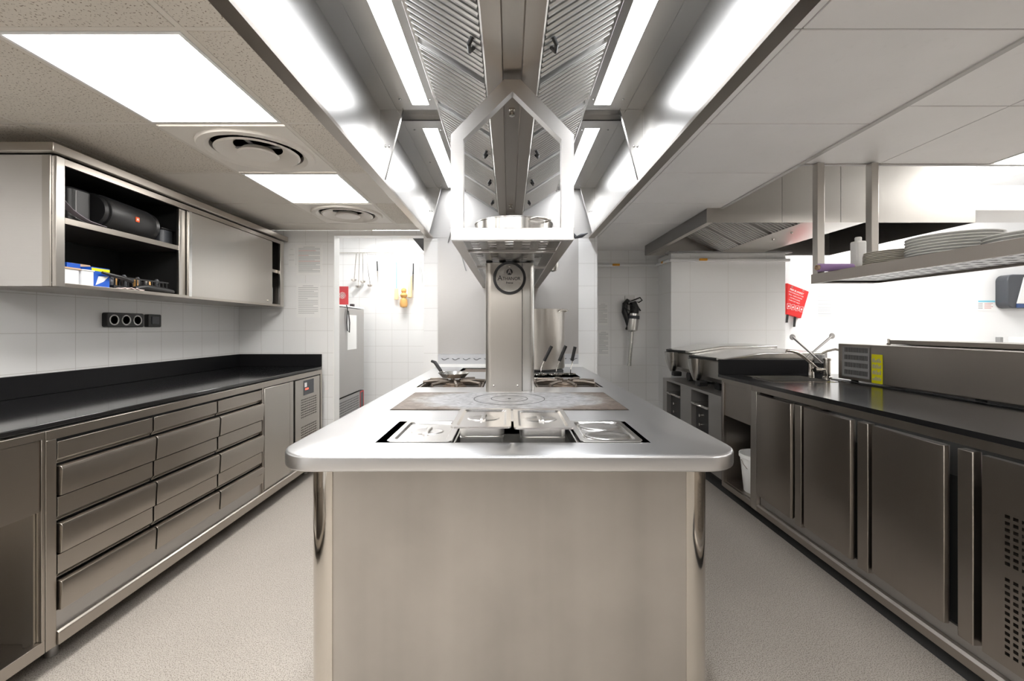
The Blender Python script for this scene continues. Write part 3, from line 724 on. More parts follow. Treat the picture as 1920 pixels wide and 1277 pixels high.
def gn_lid(parent, x0, x1, y0, y1, z, handle=True):
    mb = MB(); c = lid(mb, x0, x1, y0, y1, z)
    lo = mb.build('lid', 'polished_lid', parent, smooth=20)
    if handle:
        # raised oval collar with a strap across it
        m = 40; cx, cy, cz = c
        rings = [(0.056, 0.044, 0.0), (0.053, 0.041, 0.0018), (0.048, 0.037, 0.0018), (0.038, 0.028, 0.0004), (0.0001, 0.0001, 0.0003)]
        vs = []; fs = []
        for (a, b, h_) in rings:
            for k in range(m): vs.append((cx+a*math.cos(2*PI*k/m), cy+b*math.sin(2*PI*k/m), cz+h_))
        for a in range(len(rings)-1):
            for k in range(m): fs.append((a*m+k, a*m+(k+1) % m, (a+1)*m+(k+1) % m, (a+1)*m+k))
        MB().add(vs, fs).build('oval_dish', 'polished_lid', lo, smooth=60)
        MB().prism([(cx-0.010, cy-0.042), (cx+0.010, cy-0.042), (cx+0.006, cy), (cx+0.010, cy+0.042), (cx-0.010, cy+0.042), (cx-0.006, cy)], 'z', cz+0.0006, cz+0.006).build('grip', 'polished_lid', lo, bevel=0.003)
    return lo
M['polished_lid'] = brushed('pressed_steel', (0.74, 0.73, 0.715), 0.20, (10, 10, 10), 0.003, 0.05)
def pan_body(parent, x0, x1, y0, y1, z0, z1):
    o = rrect(x0, x1, y0, y1, 0.022, 6); oi = rrect(x0+0.006, x1-0.006, y0+0.006, y1-0.006, 0.02, 6); r0 = rrect(x0-0.008, x1+0.008, y0-0.008, y1+0.008, 0.024, 6)
    rings = [(oi, z0), (o, z1-0.040), (o, z1-0.036), (rrect(x0+0.004, x1-0.004, y0+0.004, y1-0.004, 0.022, 6), z1-0.033), (o, z1-0.030), (o, z1-0.004), (r0, z1-0.003), (r0, z1)]
    n = len(o); vs = [(p[0], p[1], z) for r, z in rings for p in r]; fs = []
    for a in range(len(rings)-1):
        for i in range(n): fs.append((a*n+i, a*n+(i+1) % n, (a+1)*n+(i+1) % n, (a+1)*n+i))
    fs += [tuple(range(n)), tuple((len(rings)-1)*n+i for i in range(n))]
    MB().add(vs, fs).build('container', 'bright_pan', parent, smooth=50)
GG = 'lidded steel containers in the island well'
t = thing('gastronorm_pan', (-0.272, 1.47, 0.72), 'steel container with flat lid at the left end of the well', 'food container', GG)
pan_body(t, -0.36, -0.185, 1.330, 1.585, 0.75, 0.895); gn_lid(t, -0.376, -0.176, 1.316, 1.606, 0.9035)
t = thing('gastronorm_pan', (-0.088, 1.49, 0.72), 'raised steel container with flat lid, left of the middle pair', 'food container', GG)
pan_body(t, -0.160, -0.018, 1.375, 1.60, 0.80, 0.934); gn_lid(t, -0.184, 0.006, 1.340, 1.645, 0.9415)
t = thing('gastronorm_pan', (0.107, 1.49, 0.72), 'raised steel container with flat lid, right of the middle pair', 'food container', GG)
pan_body(t, 0.036, 0.180, 1.375, 1.60, 0.80, 0.932); gn_lid(t, 0.014, 0.203, 1.336, 1.640, 0.9395)
t = thing('gastronorm_pan', (0.31, 1.47, 0.72), 'steel container with double dished lid at the right end of the well', 'food container', GG)
pan_body(t, 0.235, 0.395, 1.330, 1.590, 0.75, 0.895)
lo = gn_lid(t, 0.218, 0.410, 1.316, 1.606, 0.9035, False)
for yy in (1.395, 1.525):
    m = 40; rings = [(0.078, 0.055, 0.0), (0.073, 0.050, 0.004), (0.062, 0.040, 0.0035), (0.050, 0.030, 0.0015), (0.0001, 0.0001, 0.001)]; vs = []; fs = []
    for (a, b, h_) in rings:
        for k in range(m): vs.append((0.314+a*math.cos(2*PI*k/m), yy+b*math.sin(2*PI*k/m), 0.8985+h_))
    for a in range(len(rings)-1):
        for k in range(m): fs.append((a*m+k, a*m+(k+1) % m, (a+1)*m+(k+1) % m, (a+1)*m+k))
    MB().add(vs, fs).build('oval_dish', 'polished_lid', lo, smooth=60)

# splash panel behind the island
sp_ = thing('splash_panel', (0, 3.85, 0.9), 'grey steel splash panel on the wall behind the island', 'wall panel')
B(-0.635, 0.615, 3.846, 3.8495, 1.015, 2.05).build('sheet', 'steel_grey', sp_)
B(-0.635, 0.615, 3.838, 3.8495, 0.900, 0.925).build('lower_lip', 'white', sp_)
B(-0.635, 0.615, 3.843, 3.8495, 0.925, 1.015).build('wave_border', 'paint_grey', sp_) if False else None
M['paint_grey'] = plain('pale_grey_border', (0.55, 0.56, 0.58), 0.4)
bd = B(-0.635, 0.615, 3.842, 3.8495, 0.925, 1.012).build('border', 'paint_grey', sp_)
wv = MB()
for k in range(13):
    xc = -0.57+k*0.095
    wv.tube([(xc-0.033+0.066*i/10, 3.8405, 0.968+0.007*math.cos(2*PI*i/10*1.0+0.6)) for i in range(11)], 0.003, 6)
wv.build('wave_pattern', 'grey_dark', bd)
# wire hook on the panel
hk = MB().tube([px(840, 455, 3.83), px(845, 435, 3.83), px(850, 433, 3.83), px(852, 445, 3.83)]+[px(852+ (u*22), 445+u*60+3*math.sin(u*8), 3.83) for u in (0.15, 0.4, 0.7, 0.9, 1.0)], 0.004, 8)
tag(hk.build('wire_hook', 'grey', loc=tuple(px(850, 480, 3.83))), 'bent wire hook hanging on the grey panel left of the column', 'hook')
# jug hanging by the right rail
ld = thing('steel_jug', tuple(px(1036, 490, 3.0)), 'small steel jug hanging under the right edge of the overshelf', 'jug')
c = px(1036, 487, 3.0)
MB().lathe([(0, -0.085), (0.030, -0.078), (0.044, -0.05), (0.048, 0.09), (0.045, 0.09), (0.041, -0.048), (0.028, -0.074), (0, -0.08)], tuple(c), seg=24).build('jug_body', 'steel_fine', ld)
MB().tube([(c.x, 3.0, c.z+0.088), (c.x+0.01, 3.0, SZ0+0.065), (SX1-0.01, 3.0, SZ1+0.004)], 0.005, 8).build('handle', 'polished', ld)
kn = MB().tube([px(1060, 425, 2.02), px(1080, 445, 2.0), px(1090, 442, 2.0), px(1102, 437, 2.0)], [0.004, 0.008, 0.010, 0.002], 8)
tag(kn.build('spoon', 'grey_dark', loc=tuple(px(1085, 443, 2.0))), 'dark spoon handle sticking out right of the overshelf front', 'spoon')
#tag(kn...) omitted

# ------------------------------------------------------------ left counter
LF = -1.66; LW = -1.69; TH = 0.022
wk = thing('worktop', (-2.06, 2.1, IT-TH), 'long black stone worktop on the left under the wall cabinet', 'worktop')
MB().box(XL+0.001, LW, 0.2, YB-0.001, IT-TH, IT).build('slab', 'black_top', wk, bevel=0.003)
MB().box(XL+0.001, XL+0.021, 0.2, YB-0.021, IT, 1.010).build('back_upstand', 'black_upstand', wk, bevel=0.002)
MB().box(XL+0.001, LW, YB-0.020, YB-0.001, IT, 1.010).build('end_upstand', 'black_upstand', wk, bevel=0.002)
dc = thing('drawer_counter', (-2.0, 2.7, 0.0), 'steel refrigerated counter with nine drawers under the left worktop', 'counter')
ya, yb = 1.547, 3.83
fr = MB()
fr.box(LF-0.02, LF, ya, yb, 0.842, IT-TH-0.0005)          # top rail
fr.box(LF-0.02, LF, ya, ya+0.037, 0.085, 0.842)     # post
fr.box(LF-0.02, LF, 2.904+0.003, 2.904+0.015, 0.135, 0.842)
fr.box(LF-0.02, LF, 3.80, yb, 0.085, 0.842)
fr.build('frame', 'steel_y', dc, bevel=0.0015)
MB().prism([(LF-0.03, 0.085), (LF+0.008, 0.085), (LF+0.008, 0.130), (LF, 0.136), (LF-0.03, 0.136)], 'y', ya+0.038, yb-0.031).build('bottom_rail', 'steel_y', dc, bevel=0.002)
MB().box(XL+0.022, LF-0.035, ya+0.001, yb-0.001, 0.085, IT-TH-0.001).build('carcass', 'dark', dc)
MB().box(LF-0.035, LF-0.012, ya+0.037, 3.80, 0.136, 0.205).build('sub_rail', 'steel_grey', dc)
def drawer(y0, y1, zt, zs, zf, zb, first=False):
    """upper strip zt..zs, finger channel zs..zf, protruding front zf..zb"""
    m = MB()
    zs = zf+0.005; m.prism([(LF-0.018, zt), (LF-0.002, zt), (LF-0.002, zs+0.020), (LF-0.016, zs+0.005), (LF-0.016, zs), (LF-0.018, zs)], 'y', y0, y1)
    m.prism([(LF-0.028, zf-0.012), (LF-0.020, zf-0.004), (LF+0.004, zf-0.001), (LF+0.012, zf-0.004), (LF+0.016, zf-0.014), (LF+0.010, zb), (LF-0.028, zb)], 'y', y0, y1)
    return m.build('drawer', 'steel_y', dc, bevel=0.0012)
for (y0, y1) in ((1.590, 2.013), (2.023, 2.456), (2.468, 2.901)):
    drawer(y0, y1, 0.829, 0.764, 0.742, 0.632)
    drawer(y0, y1, 0.624, 0.554, 0.530, 0.420)
    drawer(y0, y1, 0.412, 0.342, 0.318, 0.210)
MB().box(LF-0.018, LF+0.004, 2.925, 3.262, 0.150, 0.836).build('door', 'steel_z', dc, bevel=0.003)
MB().box(LF-0.018, LF-0.006, 3.283, 3.335, 0.150, 0.836).build('door_stile', 'steel_z', dc, bevel=0.002)
vy = [(3.45+i*0.0215, 3.45+i*0.0215+0.011) for i in range(13)]
vz = [(0.30+i*0.020, 0.30+i*0.020+0.011) for i in range(8)]+[(0.52+i*0.020, 0.52+i*0.020+0.011) for i in range(8)]
vp = MB().perf('x', LF-0.018, LF-0.002, 3.355, 3.785, 0.150, 0.832, vy, vz).build('vent_panel', 'steel_z', dc)
cp = MB().box(LF-0.002, LF+0.001, 3.49, 3.665, 0.70, 0.818).build('control_panel', 'grey_dark', dc)
MB().box(LF+0.001, LF+0.0015, 3.50, 3.54, 0.765, 0.80).build('sticker', 'paper', cp)
MB().box(LF+0.001, LF+0.0015, 3.51, 3.57, 0.74, 0.755).build('display', 'display', cp)
for yy in (1.65, 3.7):
    for xx in (LF-0.09, XL+0.1):
        MB().lathe([(0.02, 0), (0.02, 0.085), (0, 0.085)], (xx, yy, 0), seg=14).build('leg', 'steel_grey', dc)
op = thing('open_counter', (-2.0, 0.9, 0), 'steel counter with apron panel and open lower shelf, front left', 'counter')
y0, y1 = 0.30, 1.545
MB().box(LF-0.02, LF, y0, y1, 0.852, IT-TH-0.0005).box(LF-0.02, LF, y0, y0+0.03, 0.085, 0.852).box(LF-0.03, LF, y0+0.03, y1, 0.085, 0.130).box(LF-0.02, LF, y1-0.012, y1, 0.1305, 0.852).build('frame', 'steel_y', op, bevel=0.0015)
MB().box(LF-0.012, LF-0.004, y0+0.031, y1-0.016, 0.595, 0.848).build('apron', 'steel_y', op, bevel=0.001)
MB().box(XL+0.022, LF-0.031, y0+0.031, y1-0.004, 0.112, 0.118).build('shelf', 'steel_y', op)
MB().box(LF-0.50, LF-0.06, y1-0.004, y1, 0.1185, 0.85).box(LF-0.06, LF-0.021, y1-0.02, y1, 0.1185, 0.85).build('side_panel', 'steel_z', op)
MB().box(XL+0.022, XL+0.026, y0, y1-0.005, 0.1185, 0.85).build('back_panel', 'steel_y', op)
for yy in (0.40, 1.45):
    for xx in (LF-0.09, XL+0.1):
        MB().lathe([(0.02, 0), (0.02, 0.112), (0, 0.112)], (xx, yy, 0), seg=14).build('leg', 'steel_grey', op)
struct('baseboard_left', B(XL+0.10, -1.80, 0.2, YB, 0, 0.07), 'rubber')

# ------------------------------------------------------------ wall cabinet
CX = -2.00; cy0, cy1 = 1.90, 3.83; cz0, cz1 = 1.432, 2.055
wc = thing('wall_cabinet', (-2.2, 2.85, cz0), 'long steel wall cabinet on the left with sliding doors, half open', 'wall cabinet')
MB().box(XL+0.001, CX-0.02, cy0, cy0+0.006, cz0, cz1-0.045).build('end_panel', 'steel_x', wc)
MB().box(CX-0.02, CX+0.0, cy0+0.007, cy0+0.045, cz0, cz1-0.045).build('front_post', 'steel_z', wc, bevel=0.002)
B(CX-0.055, CX-0.0205, cy0-0.001, cy0+0.0065, cz0, cz1-0.046).build('corner_post', 'steel_z', wc, bevel=0.001)
MB().box(CX-0.020, CX+0.0, cy1-0.055, cy1, cz0, cz1-0.045).build('front_post', 'steel_z', wc, bevel=0.002)
MB().box(XL+0.001, CX-0.021, cy1-0.004, cy1, cz0, cz1-0.045).build('end_panel', 'steel_z', wc)
MB().box(XL+0.001, CX+0.025, cy0-0.03, cy1+0.03, cz1-0.040, cz1).build('top_fascia', 'steel_y', wc, bevel=0.003)
MB().box(CX-0.02, CX-0.003, cy0+0.046, cy1-0.056, cz1-0.075, cz1-0.046).build('door_rail', 'steel_y', wc)
MB().box(XL+0.001, CX-0.002, cy0+0.046, cy1-0.056, cz0, cz0+0.018).build('bottom_shelf', 'steel_y', wc, bevel=0.001)
MB().box(XL+0.006, CX-0.022, cy0+0.007, cy1-0.005, 1.722, 1.750).build('middle_shelf', 'steel_y', wc, bevel=0.001)
MB().box(XL+0.001, XL+0.005, cy0+0.007, cy1-0.005, cz0+0.019, cz1-0.041).box(XL+0.006, CX-0.022, cy0+0.0075, cy0+0.010, cz0+0.019, 1.721).box(XL+0.006, CX-0.022, cy0+0.0075, cy0+0.010, 1.751, cz1-0.041).box(XL+0.006, CX-0.022, 2.70, 2.703, cz0+0.019, 1.721).box(XL+0.006, CX-0.022, 2.70, 2.703, 1.751, cz1-0.041).box(XL+0.006, CX-0.023, cy0+0.02, 2.69, cz1-0.0445, cz1-0.0415).build('shade_lining', 'dark', wc)  # near-black sheets that put the cabinet's inner shade into the colour
sd = MB().box(CX-0.014, CX-0.004, 2.695, 3.655, cz0+0.012, cz1-0.078).build('sliding_door', 'steel_z', wc, bevel=0.002)
MB().box(CX-0.004, CX+0.002, 2.695, 2.72, cz0+0.012, cz1-0.078).build('door_edge', 'steel_fine', sd)
MB().lathe([(0.009, 0), (0.009, 0.006), (0, 0.008)], (CX-0.004, 3.585, 1.475), 'x', 14).build('lock', 'polished', sd)
MB().box(CX-0.034, CX-0.018, 2.640, 3.62, cz0+0.019, cz1-0.078).build('sliding_door', 'steel_z', wc, bevel=0.002)

# contents, upper shelf
sz = 1.750
def face_x(u, X): return -X*F/(VX-u) if False else X*F/(u-VX)
spk = thing('portable_speaker', (-2.13, 2.37, sz), 'large black cylindrical loudspeaker with small orange badge on cabinet shelf', 'speaker')
r = 0.090; yc0, yc1 = 2.10, 2.50
mt = Matrix.Translation((-2.14, 2.37, sz+r+0.004)) @ Matrix.Rotation(0.12, 4, 'Z')
def loc_(mb): return mb.xf(mt)
loc_(MB().lathe([(0.0, -0.17), (0.06, -0.17), (r-0.006, -0.165), (r, -0.15), (r, 0.15), (r-0.006, 0.165), (0.06, 0.17), (0, 0.17)], (0, 0, 0), 'y', 40)).build('body', 'mesh', spk)
for s in (-1, 1):
    loc_(MB().lathe([(0.05, s*0.168), (0.078, s*0.172), (0.086, s*0.190), (0.076, s*0.200), (0.05, s*0.192)], (0, 0, 0), 'y', 40)).build('end_ring', 'black', spk)
bp = loc_(MB().prism(rrect(-0.013, 0.013, -0.013, 0.013, 0.003, 3), 'x', r-0.001, r+0.0035)).build('badge', 'orange', spk)
text('badge_letters', 'JBL', 0.013, mt @ Vector((r+0.004, 0, 0)), (PI/2, 0, PI/2+0.12), 'paper', bp, bold=True)
loc_(MB().box(-0.05, 0.05, -0.12, 0.12, -r-0.004, -r+0.012)).build('foot', 'rubber', spk)
spk2 = thing('speaker_case', (-2.15, 2.10, sz), 'black textured case standing left of the loudspeaker', 'case')
MB().prism(rrect(-2.24, -2.06, 2.02, 2.14, 0.03, 5), 'z', sz+0.001, sz+0.165).build('case_body', 'mesh', spk2, bevel=0.01)
B(-2.0605, -2.058, 2.05, 2.053, sz+0.02, sz+0.15).build('seam', 'grey', spk2)
cv = [(1.955, 0.085), (1.975, 0.066), (2.0, 0.045), (2.03, 0.030), (2.06, 0.018), (2.09, 0.010), (2.13, 0.006), (2.17, 0.002)]
tag(MB().prism([(y_, sz+0.001+z_) for y_, z_ in cv]+[(y_, sz+0.003+z_) for y_, z_ in reversed(cv)], 'x', -2.055, -2.02).build('paper_sheet', 'mauve', loc=(-2.1, 2.05, sz)), 'curled mauve grey paper sheet at the open cabinet edge', 'paper')
tag(MB().tube([(-2.2, 1.99, 1.90), (-2.17, 2.03, 1.905), (-2.15, 2.10, 1.905)], 0.004, 8).build('red_ribbon', 'red', loc=(-2.17, 2.05, 1.90)), 'thin red ribbon in the dark upper cabinet', 'ribbon')
bx_ = thing('storage_tub', (-2.15, 2.56, sz), 'dark grey plastic tub right of the loudspeaker', 'tub')
MB().prism(rrect(-2.28, -2.08, 2.585, 2.68, 0.02, 5), 'z', sz+0.001, sz+0.09).build('tub_body', 'grey_dark', bx_, bevel=0.004)
B(-2.285, -2.075, 2.58, 2.685, sz+0.0905, sz+0.10).build('tub_lid', 'black', bx_, bevel=0.003)
# lower shelf
lz = cz0+0.018
def carton(name, x0, x1, y0, y1, z1, label, cat, m='blue', flap='paper', stripe=None, fl=0.05):
    t = thing(name, ((x0+x1)/2, (y0+y1)/2, lz), label, cat)
    o_ = [(x0, y0), (x1, y0), (x1, y1), (x0, y1)]; i_ = [(x0+0.002, y0+0.002), (x1-0.002, y0+0.002), (x1-0.002, y1-0.002), (x0+0.002, y1-0.002)]
    MB().ring_prism(o_, i_, 'z', lz+0.003, z1).box(x0, x1, y0, y1, lz+0.001, lz+0.003).build('carton_body', m, t)
    MB().prism([(x0, z1), (x0+0.002, z1), (x0-0.01, z1+fl), (x0-0.012, z1+fl)], 'y', y0, y1).build('flap', flap, t)
    if stripe:
        MB().box(x1, x1+0.001, y0, y1, z1-0.018, z1-0.004).build('stripe', stripe, t)
        MB().prism([(y0+0.02, lz+0.01), (y0+0.035, lz+0.055), (y1-0.005, lz+0.06), (y0+0.06, lz+0.03)], 'x', x1, x1+0.0012).build('white_patch', 'paper', t)
    return t
carton('glove_box', -2.20, -2.10, 2.05, 2.115, lz+0.11, 'blue card box with its pale flap standing open', 'box', 'blue', 'paper', None, 0.055)
carton('dressing_box', -2.14, -2.05, 2.12, 2.215, lz+0.098, 'blue and yellow card box with brown flaps, right one', 'box', 'blue', 'kraft', 'yellow', 0.02)
pt = thing('plastic_container', (-2.1, 2.0, lz), 'white translucent plastic container with brown card on top', 'container')
MB().prism(rrect(-2.17, -2.03, 1.96, 2.045, 0.012, 4), 'z', lz+0.001, lz+0.070).build('container_body', 'lid_clear', pt)
MB().prism(rrect(-2.175, -2.025, 1.955, 2.05, 0.012, 4), 'z', lz+0.0705, lz+0.078).build('container_lid', 'kraft', pt)
pt = thing('plastic_container', (-2.06, 2.09, lz), 'white translucent plastic container in front of the blue boxes', 'container')
MB().prism(rrect(-2.085, -2.03, 2.055, 2.115, 0.010, 4), 'z', lz+0.001, lz+0.072).build('container_body', 'lid_clear', pt)
MB().prism(rrect(-2.088, -2.027, 2.052, 2.118, 0.010, 4), 'z', lz+0.0725, lz+0.078).build('container_lid', 'white', pt)
crt = thing('cable_crate', (-2.12, 2.42, lz), 'low black open crate full of small parts on the bottom cabinet shelf', 'crate')
o_ = [(-2.20, 2.24), (-2.05, 2.24), (-2.05, 2.60), (-2.20, 2.60)]; i_ = [(-2.195, 2.245), (-2.055, 2.245), (-2.055, 2.595), (-2.195, 2.595)]
cm_ = MB().ring_prism(o_, i_, 'z', lz+0.004, lz+0.02).ring_prism(o_, i_, 'z', lz+0.062, lz+0.070).box(-2.20, -2.05, 2.24, 2.60, lz+0.001, lz+0.004)
for k in range(14): cm_.box(-2.0545, -2.0500, 2.245+k*0.026, 2.250+k*0.026, lz+0.02, lz+0.062)
cm_.build('crate_body', 'black', crt)
for k in range(9):
    yk = 2.26+k*0.036; tag(MB().lathe([(0.012, 0), (0.012, 0.05+0.01*(k % 3)), (0.006, 0.06+0.01*(k % 3)), (0, 0.06+0.01*(k % 3))], (-2.08-0.02*(k % 2), yk, lz+0.004), seg=12).build('small_bottle', ['grey', 'wood', 'grey_dark'][k % 3], loc=(-2.08, yk, lz)), 'small bottle standing in the black crate', 'bottle', 'bottles in the black crate')
tag(MB().tube([(-2.035, 2.16, lz+0.075), (-2.03, 2.22, lz+0.065), (-2.03, 2.28, lz+0.058), (-2.035, 2.33, lz+0.050)], [0.006, 0.010, 0.011, 0.012], 10).build('torch', 'black', loc=(-2.03, 2.25, lz)), 'slim black stick torch leaning on the crate', 'torch')
tag(MB().tube([(-2.03, 2.34, lz+0.012), (-2.03, 2.40, lz+0.022), (-2.032, 2.46, lz+0.020), (-2.03, 2.54, lz+0.018), (-2.035, 2.61, lz+0.014)], [0.010, 0.018, 0.019, 0.017, 0.012], 12).build('umbrella', 'black', loc=(-2.03, 2.45, lz)), 'folded black umbrella lying at the front of the shelf', 'umbrella')
cl = MB(); n = 12
vs = []; 
for i in range(n+1):
    for j in range(6): vs.append((-2.045+0.035*j/5, 2.24+0.14*i/n, lz+0.003+0.010*abs(math.sin(i*0.9+j*0.7))*(0.3+0.7*math.sin(PI*i/n))))
cl.add(vs, [(i*6+j, i*6+j+1, (i+1)*6+j+1, (i+1)*6+j) for i in range(n) for j in range(5)])
o = cl.build('cloth', 'cloth', loc=(-2.02, 2.3, lz)); tag(o, 'crumpled pale pink cloth at the edge of the bottom shelf', 'cloth')
md = o.modifiers.new('thick', 'SOLIDIFY'); md.thickness = 0.003; md.offset = 1
tag(B(-2.12, -2.05, 3.66, 3.76, lz+0.001, lz+0.16).build('plastic_bag', 'lid_clear', bevel=0.02, loc=(-2.08, 3.7, lz)), 'clear plastic packet seen in the far cabinet gap', 'bag')

# ------------------------------------------------------------ left wall details
so = thing('triple_socket', (XL, 2.715, 1.295), 'black triple power socket strip on the left tiled wall', 'power socket')
MB().prism([(y, z) for y, z in rrect(2.585, 2.845, 1.252, 1.340, 0.010, 4)], 'x', XL, XL+0.034).build('housing', 'black', so, bevel=0.004)
for k in range(3):
    yc = 2.63+k*0.0825; q = MB().lathe([(0.032, 0.034), (0.032, 0.037), (0.026, 0.037), (0.024, 0.020), (0.0, 0.020)], (XL, yc, 1.296), 'x', 28); q.build('outlet', 'grey_light' if 'grey_light' in M else 'white', so)
    MB().lathe([(0.003, 0.0202), (0.003, 0.0215), (0, 0.0215)], (XL, yc-0.010, 1.296), 'x', 8).lathe([(0.003, 0.0202), (0.003, 0.0215), (0, 0.0215)], (XL, yc+0.010, 1.296), 'x', 8).build('pin_hole', 'dark', so)
sw = thing('wall_switch', (XL, 2.95, 1.295), 'square black switch box beside the triple socket', 'switch')
MB().prism([(y, z) for y, z in rrect(2.885, 2.992, 1.252, 1.338, 0.008, 4)], 'x', XL, XL+0.030).build('housing', 'black', sw, bevel=0.003)
MB().box(XL+0.030, XL+0.034, 2.91, 2.97, 1.272, 1.322).build('rocker', 'grey_dark', sw, bevel=0.002)
# notices
def notice(name, u0, v0, u1, v1, Y, label, lines=12, red=True, side=None, group=None, cat='notice'):
    a = px(u0, v0, Y); b = px(u1, v1, Y)
    t = thing(name, ((a.x+b.x)/2, Y, b.z), label, cat, group)
    B(a.x, b.x, Y-0.0015, Y-0.0003, b.z, a.z).build('sheet', 'paper', t)
    wd = b.x-a.x; ht = a.z-b.z; i1, i2 = MB(), MB(); rnd = random.Random(u0)
    lines = int(lines*1.5)
    for k in range(lines):
        z = a.z-ht*(0.08+0.85*k/lines); ln = wd*(0.84 if k else 0.45)*(rnd.uniform(0.35, 1) if k % 4 == 3 else 1); x = a.x+wd*(0.08 if k else 0.27)
        (i2 if red and k in (3, 7, 12) else i1).box(x, x+ln, Y-0.0019, Y-0.0015, z-ht*0.006, z+ht*0.006)
    i1.build('print', 'ink', t)
    if red: i2.build('print', 'ink_red', t)
    return t
notice('notice', 556, 459, 604, 516, YB, 'printed A4 notice on the tiles right of the wall cabinet, upper', 15)
notice('notice', 556, 531, 600, 595, YB, 'printed A4 notice below another one, left of the doorway', 11, False)
notice('notice', 541, 465, 553, 500, YB, 'narrow blank strip notice beside the wall cabinet end', 2, False)
notice('notice', 1121, 567, 1140, 610, YF, 'pale notice high on the recess wall beside the pillar', 10, False)
notice('notice', 1121, 619, 1142, 668, YF, 'pale notice low on the recess wall beside the pillar', 12, False)

# ------------------------------------------------------------ back room
FX = -1.65
fg = thing('upright_fridge', (-1.99, 4.53, 0), 'grey upright refrigerator inside the back room doorway', 'fridge')
y0, y1 = 4.14, 4.90
MB().box(FX-0.68, FX-0.045, y0, y1, 0.05, 1.455).build('cabinet', 'steel_grey', fg, bevel=0.004)
MB().box(FX-0.70, FX-0.001, y0-0.01, y1+0.01, 1.456, 1.472).build('top_cover', 'white', fg, bevel=0.003)
MB().box(FX-0.044, FX, y0, y1, 0.56, 1.448).build('door', 'steel_grey', fg, bevel=0.004)
gy = [(y0+0.03+i*0.024, y0+0.03+i*0.024+0.014) for i in range(24)]; gz = [(0.12+i*0.025, 0.12+i*0.025+0.015) for i in range(16)]
vg = MB().perf('x', FX-0.010, FX-0.004, y0, y1-0.12, 0.08, 0.545, gy, gz).build('vent_grille', 'grey', fg)
B(FX-0.044, FX-0.012, y0, y1-0.12, 0.08, 0.545).build('grille_backing', 'dark', fg)
cb_ = B(FX-0.044, FX-0.002, y1-0.118, y1, 0.08, 0.545).build('control_box', 'grey_dark', fg, bevel=0.003)
MB().ring_prism([(y1-0.116, 0.34), (y1-0.004, 0.34), (y1-0.004, 0.54), (y1-0.116, 0.54)], [(y1-0.106, 0.35), (y1-0.014, 0.35), (y1-0.014, 0.53), (y1-0.106, 0.53)], 'x', FX-0.002, FX).build('red_edge', 'red', cb_)
for yy in (y0+0.05, y1-0.05):
    for xx in (FX-0.1, FX-0.6): MB().lathe([(0.02, 0), (0.02, 0.05), (0, 0.05)], (xx, yy, 0), seg=10).build('foot', 'rubber', fg)
B(FX+0.0005, FX+0.002, y0+0.23, y0+0.47, 0.93, 1.36).build('x', 'paper') if False else None
tag(B(FX+0.0005, FX+0.002, 4.40, 4.66, 1.02, 1.38).build('paper_sheet', 'paper', loc=(FX, 4.53, 1.02)), 'white paper sheet stuck on the fridge door', 'paper')
tag(MB().tube([(FX+0.006, 4.36, 1.478), (FX+0.012, 4.37, 1.44), (FX+0.008, 4.36, 1.30), (FX+0.008, 4.38, 1.22), (FX+0.01, 4.43, 1.20), (FX+0.01, 4.44, 1.30), (FX+0.01, 4.40, 1.42)], 0.005, 8).build('lanyard', 'black', loc=(FX, 4.38, 1.2)), 'black strap loop hanging over the fridge top', 'strap')
rc = thing('red_card', (-1.80, 4.5, 1.473), 'red card with white round emblem standing on top of the fridge', 'card')
a = px(634, 537, 4.45); b = px(653, 571, 4.45)
B(a.x-0.02, b.x, 4.45, 4.456, b.z, a.z).build('card', 'red_card', rc)
cc = MB(); ccx, ccz = px(642, 554, 4.45).x, px(642, 554, 4.45).z
for k in range(8):
    an = PI/4*k; cc.lathe([(0.012, -0.001), (0.012, -0.0003), (0.008, -0.0003), (0.008, -0.001)], (ccx+0.022*math.cos(an), 4.45, ccz+0.022*math.sin(an)), 'y', 16, close=True)
cc.lathe([(0.006, -0.001), (0.006, -0.0003), (0, -0.0003)], (ccx, 4.45, ccz), 'y', 12)
cc.build('emblem', 'paper', rc)
tag(B(-1.70, -1.66, 4.60, 4.64, 1.473, 1.50).build('kitchen_timer', 'black', bevel=0.004, loc=(-1.68, 4.62, 1.473)), 'tiny black timer on the fridge top', 'timer')
